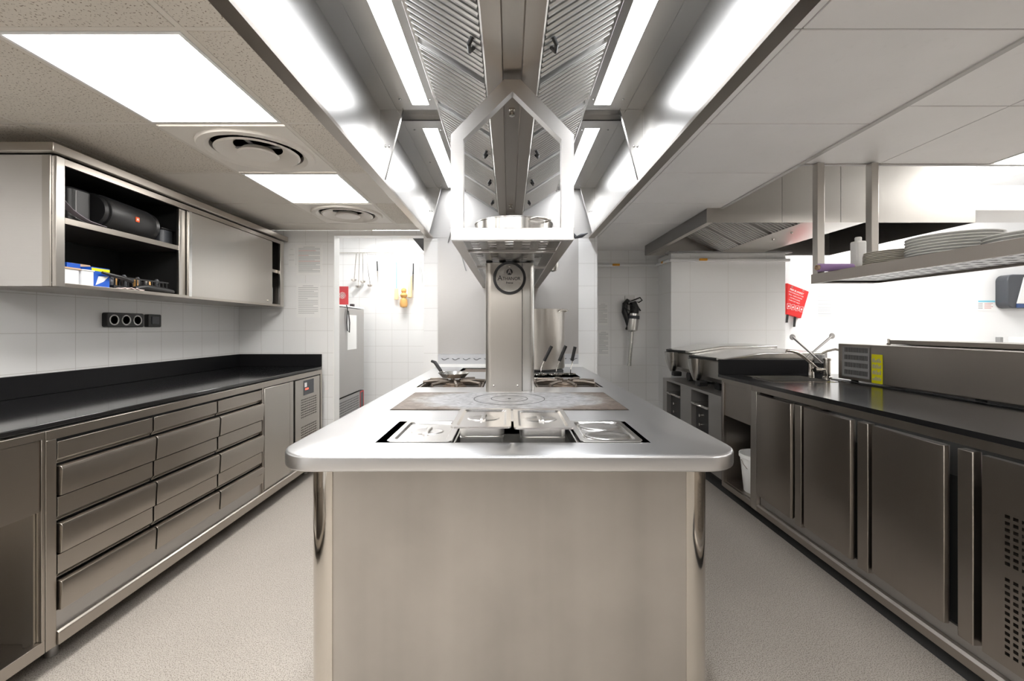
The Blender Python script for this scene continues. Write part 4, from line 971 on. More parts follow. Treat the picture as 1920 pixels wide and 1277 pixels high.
# utensil rail
YW = 5.3
ur = thing('utensil_rail', (-1.3, YW, 1.95), 'thin steel rail on the back room wall with utensils', 'rail')
a = px(637, 474, YW-0.03); b = px(794, 474, YW-0.03)
MB().tube([a, b], 0.005, 8).build('rod', 'polished', ur)
for u in (650, 720, 788): q = px(u, 474, YW-0.03); MB().tube([q, (q.x, YW, q.z)], 0.004, 6).build('bracket', 'polished', ur)
def uten(name, u0, v0, u1, v1, label, cat, kind, m='polished', m2='black', group=None):
    Yy = YW-0.05; p = px(u0, v0, Yy); q = px(u1, v1, Yy)
    t = thing(name, tuple(p), label, cat, group)
    d = q-p
    hook = MB().tube([(p.x, YW-0.03, p.z+0.002), (p.x, Yy-0.004, p.z+0.004), p], 0.0025, 6)
    hook.build('hook', 'polished', t)
    if kind == 'ladle':
        MB().tube([p, q], 0.004, 6).build('handle', m, t)
        MB().lathe([(0.0, -0.03), (0.026, -0.022), (0.036, 0.0), (0.034, 0.0), (0.024, -0.019), (0.0, -0.027)], (q.x, Yy-0.01, q.z), seg=18).build('bowl', m, t)
    elif kind == 'knife':
        MB().tube([p, p+d*0.4], [0.008, 0.009], 8).build('handle', m2, t)
        e = p+d*0.4; MB().prism([(e.x-0.009, e.z), (e.x+0.009, e.z), (q.x+0.004, q.z), (q.x, q.z)], 'y', Yy-0.001, Yy+0.001).build('blade', m, t)
    elif kind == 'spatula':
        MB().tube([p, p+d*0.7], 0.006, 8).build('handle', m2, t)
        e = p+d*0.7; MB().box(e.x-0.028, e.x+0.022, Yy-0.004, Yy+0.004, q.z-0.0, e.z).build('blade', m, t, bevel=0.003)
    elif kind == 'tongs':
        MB().tube([p+Vector((-0.008, 0, 0)), q+Vector((-0.012, 0, 0))], 0.004, 6).build('arm', m, t)
        MB().tube([p+Vector((0.008, 0, 0)), q+Vector((0.014, 0, 0))], 0.004, 6).build('arm', m, t)
    return t
for k, (u0, u1, v1) in enumerate(((668, 664, 524), (674, 672, 536), (680, 681, 527), (686, 694, 534))):
    uten('ladle', u0, 476, u1, v1, ['long steel ladle hanging leftmost on the back room rail', 'long steel ladle hanging second from the fridge side', 'long steel ladle hanging third from the fridge side', 'long steel ladle slanting right among the hanging ladles'][k], 'ladle', 'ladle', group='ladles on the rail')
uten('knife', 707, 490, 709, 535, 'thin dark handled knife hanging right of the ladles', 'knife', 'knife', group=None)
uten('spatula', 743, 492, 744, 562, 'pale spatula with blue handle hanging on the back wall', 'spatula', 'spatula', 'wood2', 'teal')
uten('whisk_knife', 775, 494, 774, 544, 'steel sharpening tool with thick black handle on the wall', 'sharpening steel', 'knife')
uten('tongs', 788, 486, 790, 534, 'dark steel tongs hanging next to the door jamb', 'tongs', 'tongs', 'steel_grey')
pd = thing('wooden_pestle', tuple(px(757, 545, YW-0.05)), 'honey coloured turned wooden pestle hanging on the back wall', 'pestle')
q = px(757, 577, YW-0.06)
MB().lathe([(0, 0), (0.040, 0.01), (0.048, 0.04), (0.040, 0.10), (0.022, 0.118), (0.035, 0.13), (0.044, 0.155), (0.030, 0.175), (0.022, 0.18), (0.033, 0.20), (0.030, 0.225), (0.012, 0.24), (0, 0.24)], (q.x, q.y, q.z), seg=24).build('turned_body', 'wood', pd)
MB().tube([(q.x, q.y, q.z+0.238), (q.x, YW, q.z+0.30)], 0.003, 6).build('string', 'wood2', pd)
rp = thing('rolling_pin', tuple(px(768, 530, YW-0.05)), 'pale wooden rolling pin hanging right of the pestle', 'rolling pin')
MB().tube([px(768, 515, YW-0.05), px(769, 517, YW-0.05), px(769, 557, YW-0.05), px(769, 559, YW-0.05)], [0.012, 0.022, 0.026, 0.014], 14).build('roller', 'wood2', rp)
MB().tube([px(768, 494, YW-0.05), px(768, 516, YW-0.05)], [0.006, 0.008], 8).build('handle', 'wood2', rp)
tag(MB().prism([(px(764, 0, 4.3).x, 2.20), (-0.79, 2.20), (-0.79, px(0, 470, 4.3).z), (px(793, 0, 4.3).x, px(0, 470, 4.3).z)], 'y', 4.30, 5.0).build('dark_wedge', 'black', loc=(-0.9, 4.6, 2.1)), 'dark sloping wedge at the upper right of the doorway', 'duct')  # black sloped wedge in the upper right corner of the doorway

# ------------------------------------------------------------ right counter
RW = 1.565; RFc = 1.59; RY1 = 3.24; RX1 = 2.66
wr = thing('worktop', (2.1, 2.0, IT-TH), 'black stone worktop of the right counter, with inset sink', 'worktop')
ws = MB().prism([(RW, 0.2), (RX1, 0.2), (RX1, RY1), (RW, RY1)], 'z', IT-TH, IT).build('slab', 'black_right', wr)
ws.parent = None; ws.location = (2.1, 2.0, IT-TH)
SK = (1.70, 2.10, 2.78, 3.12)
cut(ws, [(SK[0], SK[1], SK[2], SK[3], 0.8, 1.0)]); ws.parent = wr; ws.location = (0, 0, 0)
MB().box(RW, 2.36, RY1-0.020, RY1, IT, 1.010).build('end_upstand', 'black_upstand', wr, bevel=0.002)
sk = thing('sink', (1.9, 2.95, IT-0.16), 'steel sink bowl set into the far end of the right worktop', 'sink')
b = MB(); x0, x1, y0, y1 = SK; t_ = 0.003; z0 = IT-0.15
b.box(x0+0.0005, x0+t_, y0+0.0005, y1-0.0005, z0, IT+0.001).box(x1-t_, x1-0.0005, y0+0.0005, y1-0.0005, z0, IT+0.001).box(x0+t_, x1-t_, y0+0.0005, y0+t_, z0, IT+0.001).box(x0+t_, x1-t_, y1-t_, y1-0.0005, z0, IT+0.001).box(x0+0.0005, x1-0.0005, y0+0.0005, y1-0.0005, z0-t_, z0)
b.build('bowl', 'steel_fine', sk)
MB().ring_prism([(x0-0.012, y0-0.012), (x1+0.012, y0-0.012), (x1+0.012, y1+0.012), (x0-0.012, y1+0.012)], [(x0+0.003, y0+0.003), (x1-0.003, y0+0.003), (x1-0.003, y1-0.003), (x0+0.003, y1-0.003)], 'z', IT+0.0005, IT+0.003).build('rim', 'polished', sk)
fr_ = thing('door_counter', (2.1, 1.9, 0), 'steel refrigerated counter with three doors and vent panel, right aisle', 'counter')
f = MB(); ya, yb = 0.55, 2.834
f.box(RFc, RFc+0.02, ya, yb, 0.838, IT-TH-0.0005).box(RFc, RFc+0.02, 0.55, 0.59, 0.1155, 0.838)
B(RFc-0.004, RFc+0.02, 2.774, 2.834, 0.07, 0.8375).build('post', 'steel_z', fr_, bevel=0.0015)
f.build('frame', 'steel_right', fr_, bevel=0.0015)
MB().prism([(RFc-0.006, 0.072), (RFc+0.03, 0.072), (RFc+0.03, 0.115), (RFc+0.004, 0.115), (RFc-0.006, 0.106)], 'y', ya, 2.771).build('bottom_rail', 'steel_right', fr_, bevel=0.002)
MB().box(RFc+0.035, RX1-0.03, ya, yb-0.001, 0.072, IT-0.19).build('carcass', 'dark', fr_)
MB().box(RFc+0.021, RFc+0.034, ya, 2.771, 0.116, 0.175).build('sub_rail', 'steel_grey', fr_)
for (a, b2) in ((2.415, 2.766), (1.990, 2.325), (1.560, 1.888)):
    d = MB().prism([(b2, RFc+0.020), (a+0.018, RFc+0.020), (a+0.018, RFc+0.006), (a+0.006, RFc+0.006), (a+0.0, RFc-0.004), (a+0.004, RFc-0.016), (a+0.016, RFc-0.020), (b2, RFc-0.006)], 'z', 0.180, 0.822)
    d.v = [(y, x, z) for x, y, z in d.v]
    d.build('door', 'steel_right', fr_, bevel=0.0015)
for (a, b2) in ((2.338, 2.390), (1.902, 1.960), (1.470, 1.522)):
    MB().box(RFc-0.012, RFc+0.02, a, b2, 0.165, 0.826).build('stile', 'steel_right', fr_, bevel=0.003)
hy = [(0.93+i*0.023, 0.93+i*0.023+0.014) for i in range(20)]
hz = [(0.205+i*0.0214, 0.205+i*0.0214+0.011) for i in range(12)]+[(0.492+i*0.0214, 0.492+i*0.0214+0.011) for i in range(8)]
MB().perf('x', RFc-0.006, RFc+0.016, 0.60, 1.448, 0.165, 0.822, hy, hz).build('vent_panel', 'steel_right', fr_)
for yy in (0.8, 2.7):
    for xx in (RFc+0.12, RX1-0.1): MB().lathe([(0.02, 0), (0.02, 0.072), (0, 0.072)], (xx, yy, 0), seg=12).build('leg', 'steel_grey', fr_)
struct('baseboard_right', MB().box(1.66, RX1-0.2, 0.3, 4.5, 0, 0.069).prism([(1.62, 0.0), (1.66, 0.0), (1.66, 0.04)], 'y', 0.3, 4.5), 'rubber')
sc_ = thing('sink_counter', (2.1, 3.04, 0), 'steel sink cabinet with apron and open shelf holding a bucket', 'counter')
y0, y1 = 2.836, 3.235
MB().box(RFc, RFc+0.02, y0, y1, 0.842, IT-TH-0.0005).box(RFc, RFc+0.02, y1-0.03, y1, 0.07, 0.842).box(RFc, RFc+0.02, y0, y0+0.012, 0.07, 0.842).box(RFc, RFc+0.02, y0+0.012, y1-0.03, 0.07, 0.105).build('frame', 'steel_right', sc_, bevel=0.0015)
MB().box(RFc+0.008, RFc+0.016, y0+0.013, y1-0.031, 0.60, 0.838).build('apron', 'steel_right', sc_)
MB().box(RFc+0.021, RX1-0.1, y0+0.004, y1, 0.105, 0.110).build('shelf', 'steel_right', sc_)
MB().box(RFc+0.021, RX1-0.1, y1-0.004, y1, 0.111, 0.73).box(RX1-0.104, RX1-0.1, y0, y1-0.005, 0.111, 0.73).build('back_panel', 'steel_right', sc_)
MB().box(RFc+0.021, RX1-0.105, y0, y0+0.003, 0.111, 0.73).build('side_panel', 'steel_right', sc_)
for xx in (RFc+0.12, RX1-0.2):
    MB().lathe([(0.02, 0), (0.02, 0.105), (0, 0.105)], (xx, 3.1, 0), seg=12).build('leg', 'steel_grey', sc_)
bk = thing('white_bucket', (1.735, 3.02, 0.11), 'white plastic bucket on the open shelf under the sink', 'bucket')
MB().lathe([(0, 0), (0.095, 0), (0.118, 0.235), (0.126, 0.237), (0.126, 0.262), (0.120, 0.262), (0.116, 0.24), (0.092, 0.006), (0, 0.006)], (1.735, 3.00, 0.1105), seg=40).build('bucket_body', 'white', bk)
MB().tube([(1.735-0.124*math.cos(t), 3.00-0.05*math.sin(t)-0.1*math.sin(t)*0.2, 0.335-0.10*math.sin(t)) for t in [PI*i/12 for i in range(13)]], 0.003, 6).build('bail', 'polished', bk)
MB().prism([(2.90, 0.22), (2.93, 0.22), (2.93, 0.28), (2.90, 0.28)], 'x', 1.663, 1.6635).build('x', 'red', bk) if False else None
tag(MB().lathe([(0, 0), (0.018, 0.004), (0.022, 0.03), (0.012, 0.06), (0.008, 0.10), (0, 0.10)], (1.665, 2.875, 0.42), seg=14).tube([(1.665, 2.875, 0.52), (1.70, 2.862, 0.56), (1.75, 2.845, 0.57)], 0.006, 8).build('spray_nozzle', 'green', loc=(1.665, 2.875, 0.42)), 'green plastic hose nozzle hanging under the sink', 'nozzle')

# faucet
fc = thing('faucet', (2.36, 3.02, IT), 'chrome mixer tap with long lever handles beside the sink', 'tap')
p = lambda u, v, Y=3.0: px(u, v, Y)
base = p(1551, 705)
MB().lathe([(0.030, 0), (0.030, 0.008), (0.020, 0.012), (0.020, 0.12), (0.024, 0.122), (0.024, 0.135), (0, 0.14)], (base.x, 3.0, IT), seg=24).build('body', 'polished', fc)
MB().tube([p(1549, 693), p(1538, 693), p(1531, 690), p(1520, 680), p(1505, 668), p(1494, 661), p(1484, 658), p(1476, 657), p(1475, 661)], 0.010, 12).build('spout', 'polished', fc)
MB().lathe([(0.018, -0.02), (0.018, 0.02)], tuple(p(1533, 694)), 'x', 16).build('valve', 'polished', fc)
for (u, v, yy) in ((1486, 632, 2.99), (1560, 630, 3.05)):
    b0 = p(1541, 681, yy) if u < 1500 else p(1512, 671, yy); e = p(u, v, yy)
    MB().tube([b0, e], [0.006, 0.008], 8).build('lever', 'steel_grey', fc)
    MB().lathe([(0, -0.004), (0.018, -0.004), (0.021, 0), (0.018, 0.004), (0, 0.004)], (e.x, yy, e.z), 'y', 18).build('lever_paddle', 'steel_grey', fc)
MB().tube([p(1520, 678, 3.08), p(1537, 665, 3.08), p(1552, 658, 3.08), p(1566, 655, 3.08), p(1572, 656, 3.08)], 0.008, 10).build('spout', 'polished', fc)
MB().lathe([(0.022, 0), (0.018, 0.10), (0, 0.10)], (p(1520, 678, 3.08).x, 3.08, IT), seg=16).build('body', 'polished', fc)
MB().lathe([(0.026, 0.10), (0.034, 0.135), (0.034, 0.158), (0, 0.158)], (base.x-0.02, 3.05, IT), seg=20).build('sleeve', 'grey', fc)

# refrigerated topping unit
tu = thing('topping_unit', (2.4, 2.1, IT), 'steel refrigerated topping display with grille on the right worktop', 'refrigerated display')
TX = 2.20; ty0, ty1 = 1.25, 2.89; tz0, tz1 = IT+0.012, 1.143
hy = [(2.70+i*0.0125-0.02, 2.70+i*0.0125-0.0135) for i in range(14)]
MB().box(TX, TX+0.38, ty0, ty1, tz0, tz1).build('case', 'steel_right', tu, bevel=0.004)
gr_ = MB().perf('x', TX-0.0035, TX-0.0022, 2.635, 2.852, tz0+0.020, tz1-0.018, [(2.650+i*0.0115, 2.650+i*0.0115+0.0075) for i in range(16)], [(tz0+0.035+i*0.048, tz0+0.035+i*0.048+0.030) for i in range(4)]).build('grille', 'grey', tu)
B(TX-0.0021, TX-0.0005, 2.637, 2.85, tz0+0.022, tz1-0.02).build('grille_backing', 'dark', tu)
st_ = B(TX-0.0016, TX-0.0004, 2.545, 2.622, tz0+0.002, tz1-0.055).build('warning_label', 'yellow', tu)
pm = MB(); rnd = random.Random(3)
for r_ in range(4):
    for c_ in range(7): pm.box(TX-0.0022, TX-0.0016, 2.556+c_*0.009, 2.561+c_*0.009, tz0+0.02+r_*0.036, tz0+0.02+r_*0.036+rnd.uniform(0.012, 0.028))
pm.build('label_print', 'ink', st_)
MB().box(TX+0.14, TX+0.36, ty0, 2.66, tz1+0.004, tz1+0.030).build('lid', 'steel_right', tu, bevel=0.003)
MB().lathe([(0.010, 0), (0.012, 0.006), (0.006, 0.012), (0.008, 0.036), (0, 0.038)], (TX+0.15, 2.675, tz1), seg=12).build('hinge', 'polished', tu)
for yy in (1.4, 2.05, 2.8):
    for xx in (TX+0.04, TX+0.33): MB().lathe([(0.02, 0), (0.02, 0.012), (0, 0.012)], (xx, yy, IT), seg=12).build('foot', 'rubber', tu)
tag(MB().tube([(2.16, 2.90, IT+0.004), (2.20, 2.80, IT+0.004), (2.17, 2.66, IT+0.004), (2.175, 2.45, IT+0.004), (2.19, 2.2, IT+0.004), (2.17, 1.95, IT+0.004), (2.185, 1.7, IT+0.004)], 0.0035, 8).build('power_cable', 'black', loc=(2.17, 2.4, IT)), 'black power cable along the foot of the topping display', 'cable')

# ------------------------------------------------------------ low unit with tilting pans
lu = thing('low_cooking_unit', (2.1, 3.9, 0), 'low dark steel base unit with open bays at the far right', 'counter')
LX = 1.60; y0, y1 = 3.26, 4.50; LZ = 0.727
g = MB()
bays = ((3.47, 3.80), (4.04, 4.39))
g.box(LX, 2.5, y0, y1, LZ-0.02, LZ)
prev = y0
for (a, b2) in bays:
    g.box(LX, 2.5, prev, a, 0.1, LZ-0.02); g.box(LX+0.3, 2.5, a, b2, 0.1, LZ-0.02); prev = b2
g.box(LX, 2.5, prev, y1, 0.1, LZ-0.02); g.box(LX, LX+0.3, bays[0][0], bays[0][1], 0.1, 0.13).box(LX, LX+0.3, bays[1][0], bays[1][1], 0.1, 0.13)
g.build('body', 'steel_grey', lu)
for (a, b2) in bays:
    dr = MB().box(LX-0.01, LX+0.28, a+0.004, b2-0.004, 0.585, 0.605).build('pull_shelf', 'steel_fine', lu, bevel=0.003)
    MB().tube([(LX-0.01, a+0.10, 0.60), (LX-0.03, a+0.12, 0.60), (LX-0.03, b2-0.12, 0.60), (LX-0.01, b2-0.10, 0.60)], 0.004, 8).build('handle', 'polished', dr)
    B(LX+0.04, LX+0.29, a+0.01, b2-0.01, 0.1301, 0.575).build('control_box', 'black', lu)
    for zz in (0.42, 0.50): MB().lathe([(0.014, 0), (0.012, -0.02), (0, -0.022)], (LX+0.04, (a+b2)/2+0.05, zz), 'x', 14).build('knob', 'polished', lu)
for yy in (3.35, 4.4):
    for xx in (LX+0.12, 2.4): MB().lathe([(0.02, 0), (0.02, 0.1), (0, 0.1)], (xx, yy, 0), seg=12).build('leg', 'steel_grey', lu)
def tilting(y0, y1, x1, label, zt, spx):
    t = thing('tilting_pan', (1.95, (y0+y1)/2, LZ), label, 'tilting pan', 'tilting cooking pans')
    prof = [(LX+0.25, LZ+0.01), (x1, LZ+0.01), (x1, zt), (spx, zt), (spx, zt-0.02), (spx+0.01, zt-0.15), (spx+0.05, zt-0.19), (LX+0.25, LZ+0.07)]
    MB().prism(prof, 'y', y0, y1).build('pan_body', 'steel_grey2', t, bevel=0.015, seg=4)
    MB().lathe([(0.0, -0.20), (0.025, -0.195), (0.045, -0.15), (0.066, -0.09), (0.074, -0.03), (0.078, -0.004), (0.072, -0.004), (0.066, -0.03), (0.0, -0.05)], (spx-0.03, y1-0.14, zt), seg=32).build('spout', 'steel_fine', t)
    B(spx-0.06, spx+0.02, y1-0.25, y1-0.18, zt-0.235, zt-0.19).build('hinge_cover', 'black', t, bevel=0.01)
    MB().prism([(spx-0.02, zt+0.003), (x1, zt+0.003), (x1, zt+0.075), (spx+0.30, zt+0.070), (spx-0.02, zt+0.022)], 'y', y0-0.015, y1+0.015).build('lid', 'steel_fine', t, bevel=0.006)
    MB().tube([(spx+0.01, y0+0.03, zt+0.012), (spx-0.07, y1-0.30, zt+0.012), (spx-0.07, y1-0.10, zt+0.012), (spx+0.01, y1-0.03, zt+0.012)], 0.012, 10).build('handle', 'black', t)
    MB().lathe([(0.045, -0.02), (0.045, 0.03), (0.02, 0.04), (0, 0.04)], (spx+0.10, (y0+y1)/2, zt-0.235), 'x', 20).build('drain_valve', 'black', t)
tilting(3.34, 3.90, 2.45, 'steel tilting pan with sloped lid nearest the sink end', 0.985, 1.66)
tilting(3.96, 4.45, 2.45, 'smaller looking steel tilting pan next to the white pillar', 1.01, 1.66)

# ------------------------------------------------------------ hand blender on recess wall
hb = thing('hand_blender', (1.37, YF, 0.8), 'large black and steel stick blender hanging on the recess wall', 'stick blender')
Y = YF-0.07
MB().box(px(1171, 0, YF).x, px(1189, 0, YF).x, YF-0.02, YF, px(0, 563, YF).z, px(0, 555, YF).z).build('bracket', 'steel_grey', hb, bevel=0.002)
MB().tube([px(1178, 562, Y), px(1172, 570, Y), px(1171, 585, Y), px(1176, 600, Y), px(1178, 612, Y), px(1174, 618, Y)], [0.02, 0.03, 0.032, 0.028, 0.02, 0.012], 14).build('handle', 'black', hb)
MB().tube([px(1186, 566, Y), px(1190, 578, Y), px(1188, 590, Y)], [0.035, 0.05, 0.052], 16).build('motor_top', 'black', hb)
MB().tube([px(1188, 588, Y), px(1187, 600, Y), px(1185, 619, Y), px(1185, 622, Y)], [0.060, 0.064, 0.060, 0.035], 24).build('motor_housing', 'steel_fine', hb)
MB().tube([px(1188, 592, Y), px(1187.6, 598, Y)], [0.066, 0.066], 24).build('band', 'grey_dark', hb)
MB().tube([px(1185, 620, Y), px(1180.5, 678, Y), px(1180, 686, Y)], [0.022, 0.019, 0.024], 16).build('shaft', 'steel_fine', hb)
MB().tube([px(1178, 570, Y-0.02), px(1168, 575, Y-0.03), px(1180, 583, Y-0.06), px(1192, 577, Y-0.05), px(1175, 568, Y-0.05), px(1190, 562, Y-0.02), px(1200, 558, Y), px(1204, 563, Y), px(1198, 567, Y), px(1192, 566, Y)]+[px(1196, 575, Y), px(1201, 583, Y)], 0.008, 8).build('cord', 'black', hb)
# amber clips
for i, (u, v, Y) in enumerate(((1153, 497, 4.90), (1246, 492, 4.70), (1316, 487, 4.50))):
    q = px(u, v, Y)
    tag(B(q.x-0.03, q.x+0.05, Y-0.024, Y-0.001 if i != 1 else Y+0.02, q.z-0.012, q.z+0.012).build('pipe_clip', 'amber', bevel=0.003, loc=tuple(q)), ['small amber clip on the recess pipe above the blender', 'small amber clip where the pipe meets the pillar corner', 'small amber clip on the rail atop the white pillar'][i], 'clip')

# fire blanket
fb = thing('fire_blanket', (3.2, YF, 1.27), 'red fire blanket pouch with white print and two black straps', 'fire blanket')
Y = YF-0.03
P = [px(1474, 531, Y), px(1515, 547, Y), px(1500, 597, Y), px(1473, 589, Y)]
MB().prism([(q.x, q.z) for q in P], 'y', Y-0.02, YF-0.001).build('pouch', 'red', fb, bevel=0.006, seg=3)
ang = math.atan2(P[1].z-P[0].z, P[1].x-P[0].x)
pc = px(1493, 550, Y-0.021)
tt = ['FIRE BLANKET', 'FOR EMERGENCY USE', 'PULL TAPES DOWN', 'COVER FLAMES', 'TURN OFF HEAT']
for k, s_ in enumerate(tt):
    q = px(1494-k*1.2, 547+k*4.7, Y-0.0205)
    to = text('lettering', s_, 0.026 if k == 0 else 0.018, tuple(q), (PI/2, 0, 0), 'paper', fb, bold=(k == 0))
    to.rotation_euler = (PI/2, -ang, 0)
ic = MB()
for k in range(4):
    q = px(1479+k*8, 574+k*2.0, Y-0.021)
    ic.ring_prism([(q.x-0.02, q.z-0.03), (q.x+0.02, q.z-0.03), (q.x+0.02, q.z+0.03), (q.x-0.02, q.z+0.03)], [(q.x-0.017, q.z-0.027), (q.x+0.017, q.z-0.027), (q.x+0.017, q.z+0.027), (q.x-0.017, q.z+0.027)], 'y', Y-0.0208, Y-0.0202)
    ic.prism([(q.x-0.008, q.z-0.012), (q.x+0.008, q.z-0.012), (q.x+0.004, q.z+0.014), (q.x-0.004, q.z+0.010)], 'y', Y-0.0208, Y-0.0202)
ic.build('pictogram', 'paper', fb)
for (u, v, u2, v2) in ((1477, 587, 1475, 605), (1491, 590, 1489, 613)):
    a, b = px(u, v, Y), px(u2, v2, Y)
    MB().prism([(a.x-0.013, a.z), (a.x+0.013, a.z), (b.x+0.012, b.z), (b.x-0.012, b.z)], 'y', Y-0.004, Y+0.004).build('strap', 'black', fb, bevel=0.001)
for (u, v) in ((1485, 538), (1506, 545)):
    q = px(u, v, Y-0.02); MB().lathe([(0.010, -0.002), (0.010, 0.002), (0.005, 0.002), (0.005, -0.002)], tuple(q), 'y', 16, close=True).build('eyelet', 'polished', fb)
notice('notice', 1531, 537, 1561, 600, YF, 'white notice on the white wall right of the red pouch', 10, False)
sg = thing('hygiene_sign', tuple(px(1849, 583, YF)), 'small white sign with blue heading at the right wall area', 'sign')
a, b = px(1832, 563, YF), px(1866, 583, YF)
B(a.x, b.x, YF-0.003, YF, b.z, a.z).build('sheet', 'paper', sg)
B(a.x+0.01, b.x-0.005, YF-0.004, YF-0.003, a.z-0.022, a.z-0.004).build('heading', 'teal', sg)
q = MB()
for k in range(4): q.box(a.x+0.08, b.x-0.03-0.02*(k % 2), YF-0.004, YF-0.003, a.z-0.040-k*0.018, a.z-0.034-k*0.018)
q.build('print', 'ink_red', sg)
q = MB()
for k in range(4): q.box(a.x+0.01, a.x+0.06, YF-0.004, YF-0.003, a.z-0.042-k*0.018, a.z-0.034-k*0.018)
q.build('print', 'ink', sg)
td = thing('towel_dispenser', tuple(px(1915, 578, YF)), 'dark grey and white paper towel dispenser at the right edge', 'towel dispenser')
a, b = px(1884, 515, YF-0.1), px(1960, 578, YF-0.1)
cxm = (a.x+b.x)/2
ol = rrect(a.x, b.x, b.z, a.z, 0.07, 8)
MB().prism(ol, 'y', YF-0.13, YF-0.0005).build('housing', 'grey_dark', td, bevel=0.012, seg=3)
MB().prism([(a.x+0.17, a.z-0.03), (b.x-0.17, a.z-0.03), (b.x-0.09, b.z+0.05), (a.x+0.09, b.z+0.05)], 'y', YF-0.145, YF-0.131).build('front_window', 'white', td, bevel=0.004)
B(a.x+0.09, b.x-0.09, YF-0.14, YF-0.131, b.z+0.005, b.z+0.048).build('paper_slot', 'blue_dark', td)
tag(B(px(1866, 0, YF).x, px(1872, 0, YF).x, YF-0.05, YF-0.0005, px(0, 645, YF).z, px(0, 632, YF).z).build('wall_hook', 'grey', bevel=0.004, loc=tuple(px(1869, 645, YF))), 'small grey wall fitting below the blue headed sign', 'wall fitting')
tag(B(px(1890, 0, YF).x, px(1935, 0, YF).x, YF-0.15, YF-0.0005, px(0, 665, YF).z, px(0, 632, YF).z).build('wall_box', 'white', bevel=0.006, loc=tuple(px(1912, 665, YF))), 'white wall box with pale lid at the right edge', 'box')

# ------------------------------------------------------------ second hood
h2 = thing('extractor_hood', (2.4, 3.9, 2.02), 'second stainless extractor hood hanging over the tilting pans', 'extractor hood')
x0, x1, y0, y1, z0, z1 = 1.45, 3.42, 3.17, 4.62, 2.02, 2.68
MB().box(x0, 2.0, y0, y0+0.004, z0, z1).build('front_panel', 'steel_z', h2)
MB().box(2.003, 2.43, y0, y0+0.004, z0, z1).build('front_panel', 'steel_z', h2)
MB().box(2.433, x1, y0, y0+0.004, z0, z1).build('front_panel', 'steel_z', h2)
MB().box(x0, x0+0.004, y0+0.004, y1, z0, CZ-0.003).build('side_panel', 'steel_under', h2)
MB().box(x0+0.002, x0+0.004, y0+0.004, y1, z0, z0+0.01).box(x0+0.004, x0+0.05, y0+0.005, y1, z0, z0+0.003).build('bottom_lip', 'steel_y', h2)
MB().box(x0+0.02, x0+0.024, y0+0.005, y1, z0+0.004, 2.45).build('inner_panel', 'steel_hood', h2)
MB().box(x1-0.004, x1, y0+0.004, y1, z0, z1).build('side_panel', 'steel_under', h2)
MB().box(x0+0.025, x1-0.005, y1-0.004, y1, z0, z1).build('back_panel', 'steel_x', h2)
MB().box(x0+0.13, x1, y0, y1, z1, z1+0.004).build('roof_plate', 'steel_grey', h2)
# sloped filters running down to a trough
xo, zo, xi, zi = x0+0.10, 2.385, 2.20, 2.045
nf = 3; W = (y1-y0-0.02)/nf
for q in range(nf):
    a = y0+0.01+q*W; bq = a+W-0.005; f = MB(); ux, uz = xi-xo, zi-zo; Ln = math.hypot(ux, uz); nx, nz = uz/Ln, -ux/Ln
    pit = 0.040; n = int((bq-a)/pit); prof = []
    for k in range(n):
        b0 = a+k*pit; prof += [(b0, -0.012), (b0+0.004, -0.012), (b0+0.006, 0.006), (b0+0.012, 0.010), (b0+0.020, 0.010), (b0+0.026, 0.006), (b0+0.028, -0.012)]
    vs = [(xx+nx*d, yv, zz+nz*d) for (yv, d) in prof for (xx, zz) in ((xo, zo), (xi, zi))]
    f.add(vs, [(2*k, 2*k+1, 2*k+3, 2*k+2) for k in range(len(prof)-1)]); f.build('baffle_filter', 'filter', h2)
MB().prism([(xi, zi-0.008), (xi+0.02, 2.032), (xi+0.45, 2.032), (xi+0.47, 2.10), (xi+0.46, 2.10), (xi+0.44, 2.04), (xi+0.02, 2.04)], 'y', y0+0.005, y1-0.005).build('grease_trough', 'steel_z', h2)
for yy in (3.55, 3.80): MB().lathe([(0.010, 0), (0.010, -0.006), (0.006, -0.012), (0, -0.013)], (xi+0.12, yy, 2.032), seg=14).build('knob', 'polished', h2)
MB().box(x0+0.03, x0+0.10, y0+0.01, y1-0.01, 2.385, 2.389).build('inner_panel', 'steel_hood', h2)

# ------------------------------------------------------------ hanging plate shelf
ps = thing('hanging_shelf', (1.78, 1.6, 1.486), 'steel hanging shelf for plates at the upper right', 'shelf')
x0, x1, y0, y1 = 1.62, 1.95, 0.70, 2.32; z0, z1 = 1.486, 1.534
MB().box(x0, x0+0.003, y0, y1, z0, z1).box(x0, x0+0.012, y0, y1, z0-0.002, z0).box(x1-0.003, x1, y0, y1, z0, z1).box(x1-0.012, x1, y0, y1, z0-0.002, z0).build('side_rail', 'steel_right', ps)
MB().box(x0+0.003, x1-0.003, y1-0.003, y1, z0, z1).box(x0+0.012, x1-0.012, y1-0.05, y1-0.003, z0-0.002, z0).build('end_rail', 'steel_right', ps)
hy = []; y = 0.75
while y < 2.2: hy.append((y, y+0.014)); y += 0.05
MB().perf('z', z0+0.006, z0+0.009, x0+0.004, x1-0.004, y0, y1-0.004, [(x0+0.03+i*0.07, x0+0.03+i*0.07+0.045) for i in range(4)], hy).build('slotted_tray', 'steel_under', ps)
for xx in (x0, x1-0.045):
    for yy in (2.275, 0.8):
        MB().box(xx+0.0035, xx+0.041, yy, yy+0.040, z0+0.0095, CZ-0.007).build('upright', 'steel_z', ps, bevel=0.002)
tz = z0+0.0092
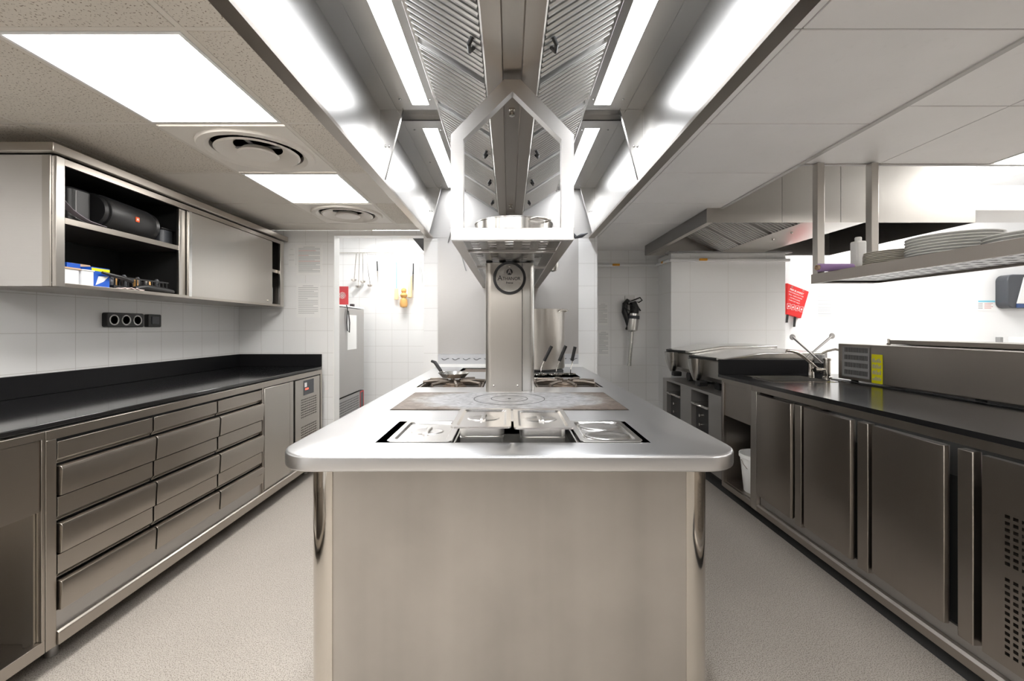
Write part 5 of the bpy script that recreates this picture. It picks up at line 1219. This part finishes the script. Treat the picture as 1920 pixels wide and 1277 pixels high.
def plate(cx, cy, z, R, m, label, group, h=0.022):
    t = MB().lathe([(0, 0), (R*0.55, 0), (R*0.62, 0.004), (R*0.97, h-0.003), (R, h), (R-0.001, h+0.003), (R*0.95, h+0.001), (R*0.6, 0.009), (R*0.55, 0.006), (0, 0.006)], (cx, cy, z), seg=40).build('plate', m, loc=(cx, cy, z))
    return tag(t, label, 'plate', group)
def stack(cx, cy, R, n, st, m, lab, group, h):
    first = plate(cx, cy, tz, R, m, lab, group, h)
    for k in range(1, n):
        c = first.copy(); COL.objects.link(c); c.location = (cx+random.uniform(-0.002, 0.002), cy+random.uniform(-0.002, 0.002), tz+k*st)
stack(1.790, 2.02, 0.108, 12, 0.0078, 'china2', 'cream plate in the leftmost stack on the hanging shelf', 'cream plates stacked on the hanging shelf', 0.018)
stack(1.790, 1.745, 0.145, 9, 0.0115, 'china', 'white plate in the tall middle stack on the hanging shelf', 'white plates in the middle stack', 0.026)
stack(1.790, 1.44, 0.150, 4, 0.012, 'china', 'wide white plate in the low right stack on the hanging shelf', 'wide white plates in the right stack', 0.030)
bo = thing('squeeze_bottle', (1.83, 2.16, tz), 'white square plastic bottle standing on the hanging shelf', 'bottle')
q = (1.805, 2.235)
MB().prism(rrect(q[0]-0.026, q[0]+0.026, q[1]-0.026, q[1]+0.026, 0.010, 4), 'z', tz+0.0005, tz+0.200).build('bottle_body', 'white', bo, bevel=0.008, seg=3)
MB().lathe([(0.015, 0.197), (0.015, 0.218), (0.012, 0.222), (0, 0.222)], (q[0], q[1], tz), seg=20).build('cap', 'white', bo)
fr2 = thing('film_roll', (1.75, 2.29, tz), 'purple cling film roll at the end of the hanging shelf', 'film roll')
yc = 2.20
MB().lathe([(0.020, 0), (0.020, 0.17), (0.014, 0.17), (0.014, 0)], (1.575, yc, z1+0.021), 'x', 28, close=True).build('film', 'film', fr2)
MB().lathe([(0.0135, -0.012), (0.0135, 0.18), (0.011, 0.18), (0.011, -0.012)], (1.575, yc, z1+0.021), 'x', 24, close=True).build('core', 'kraft', fr2)
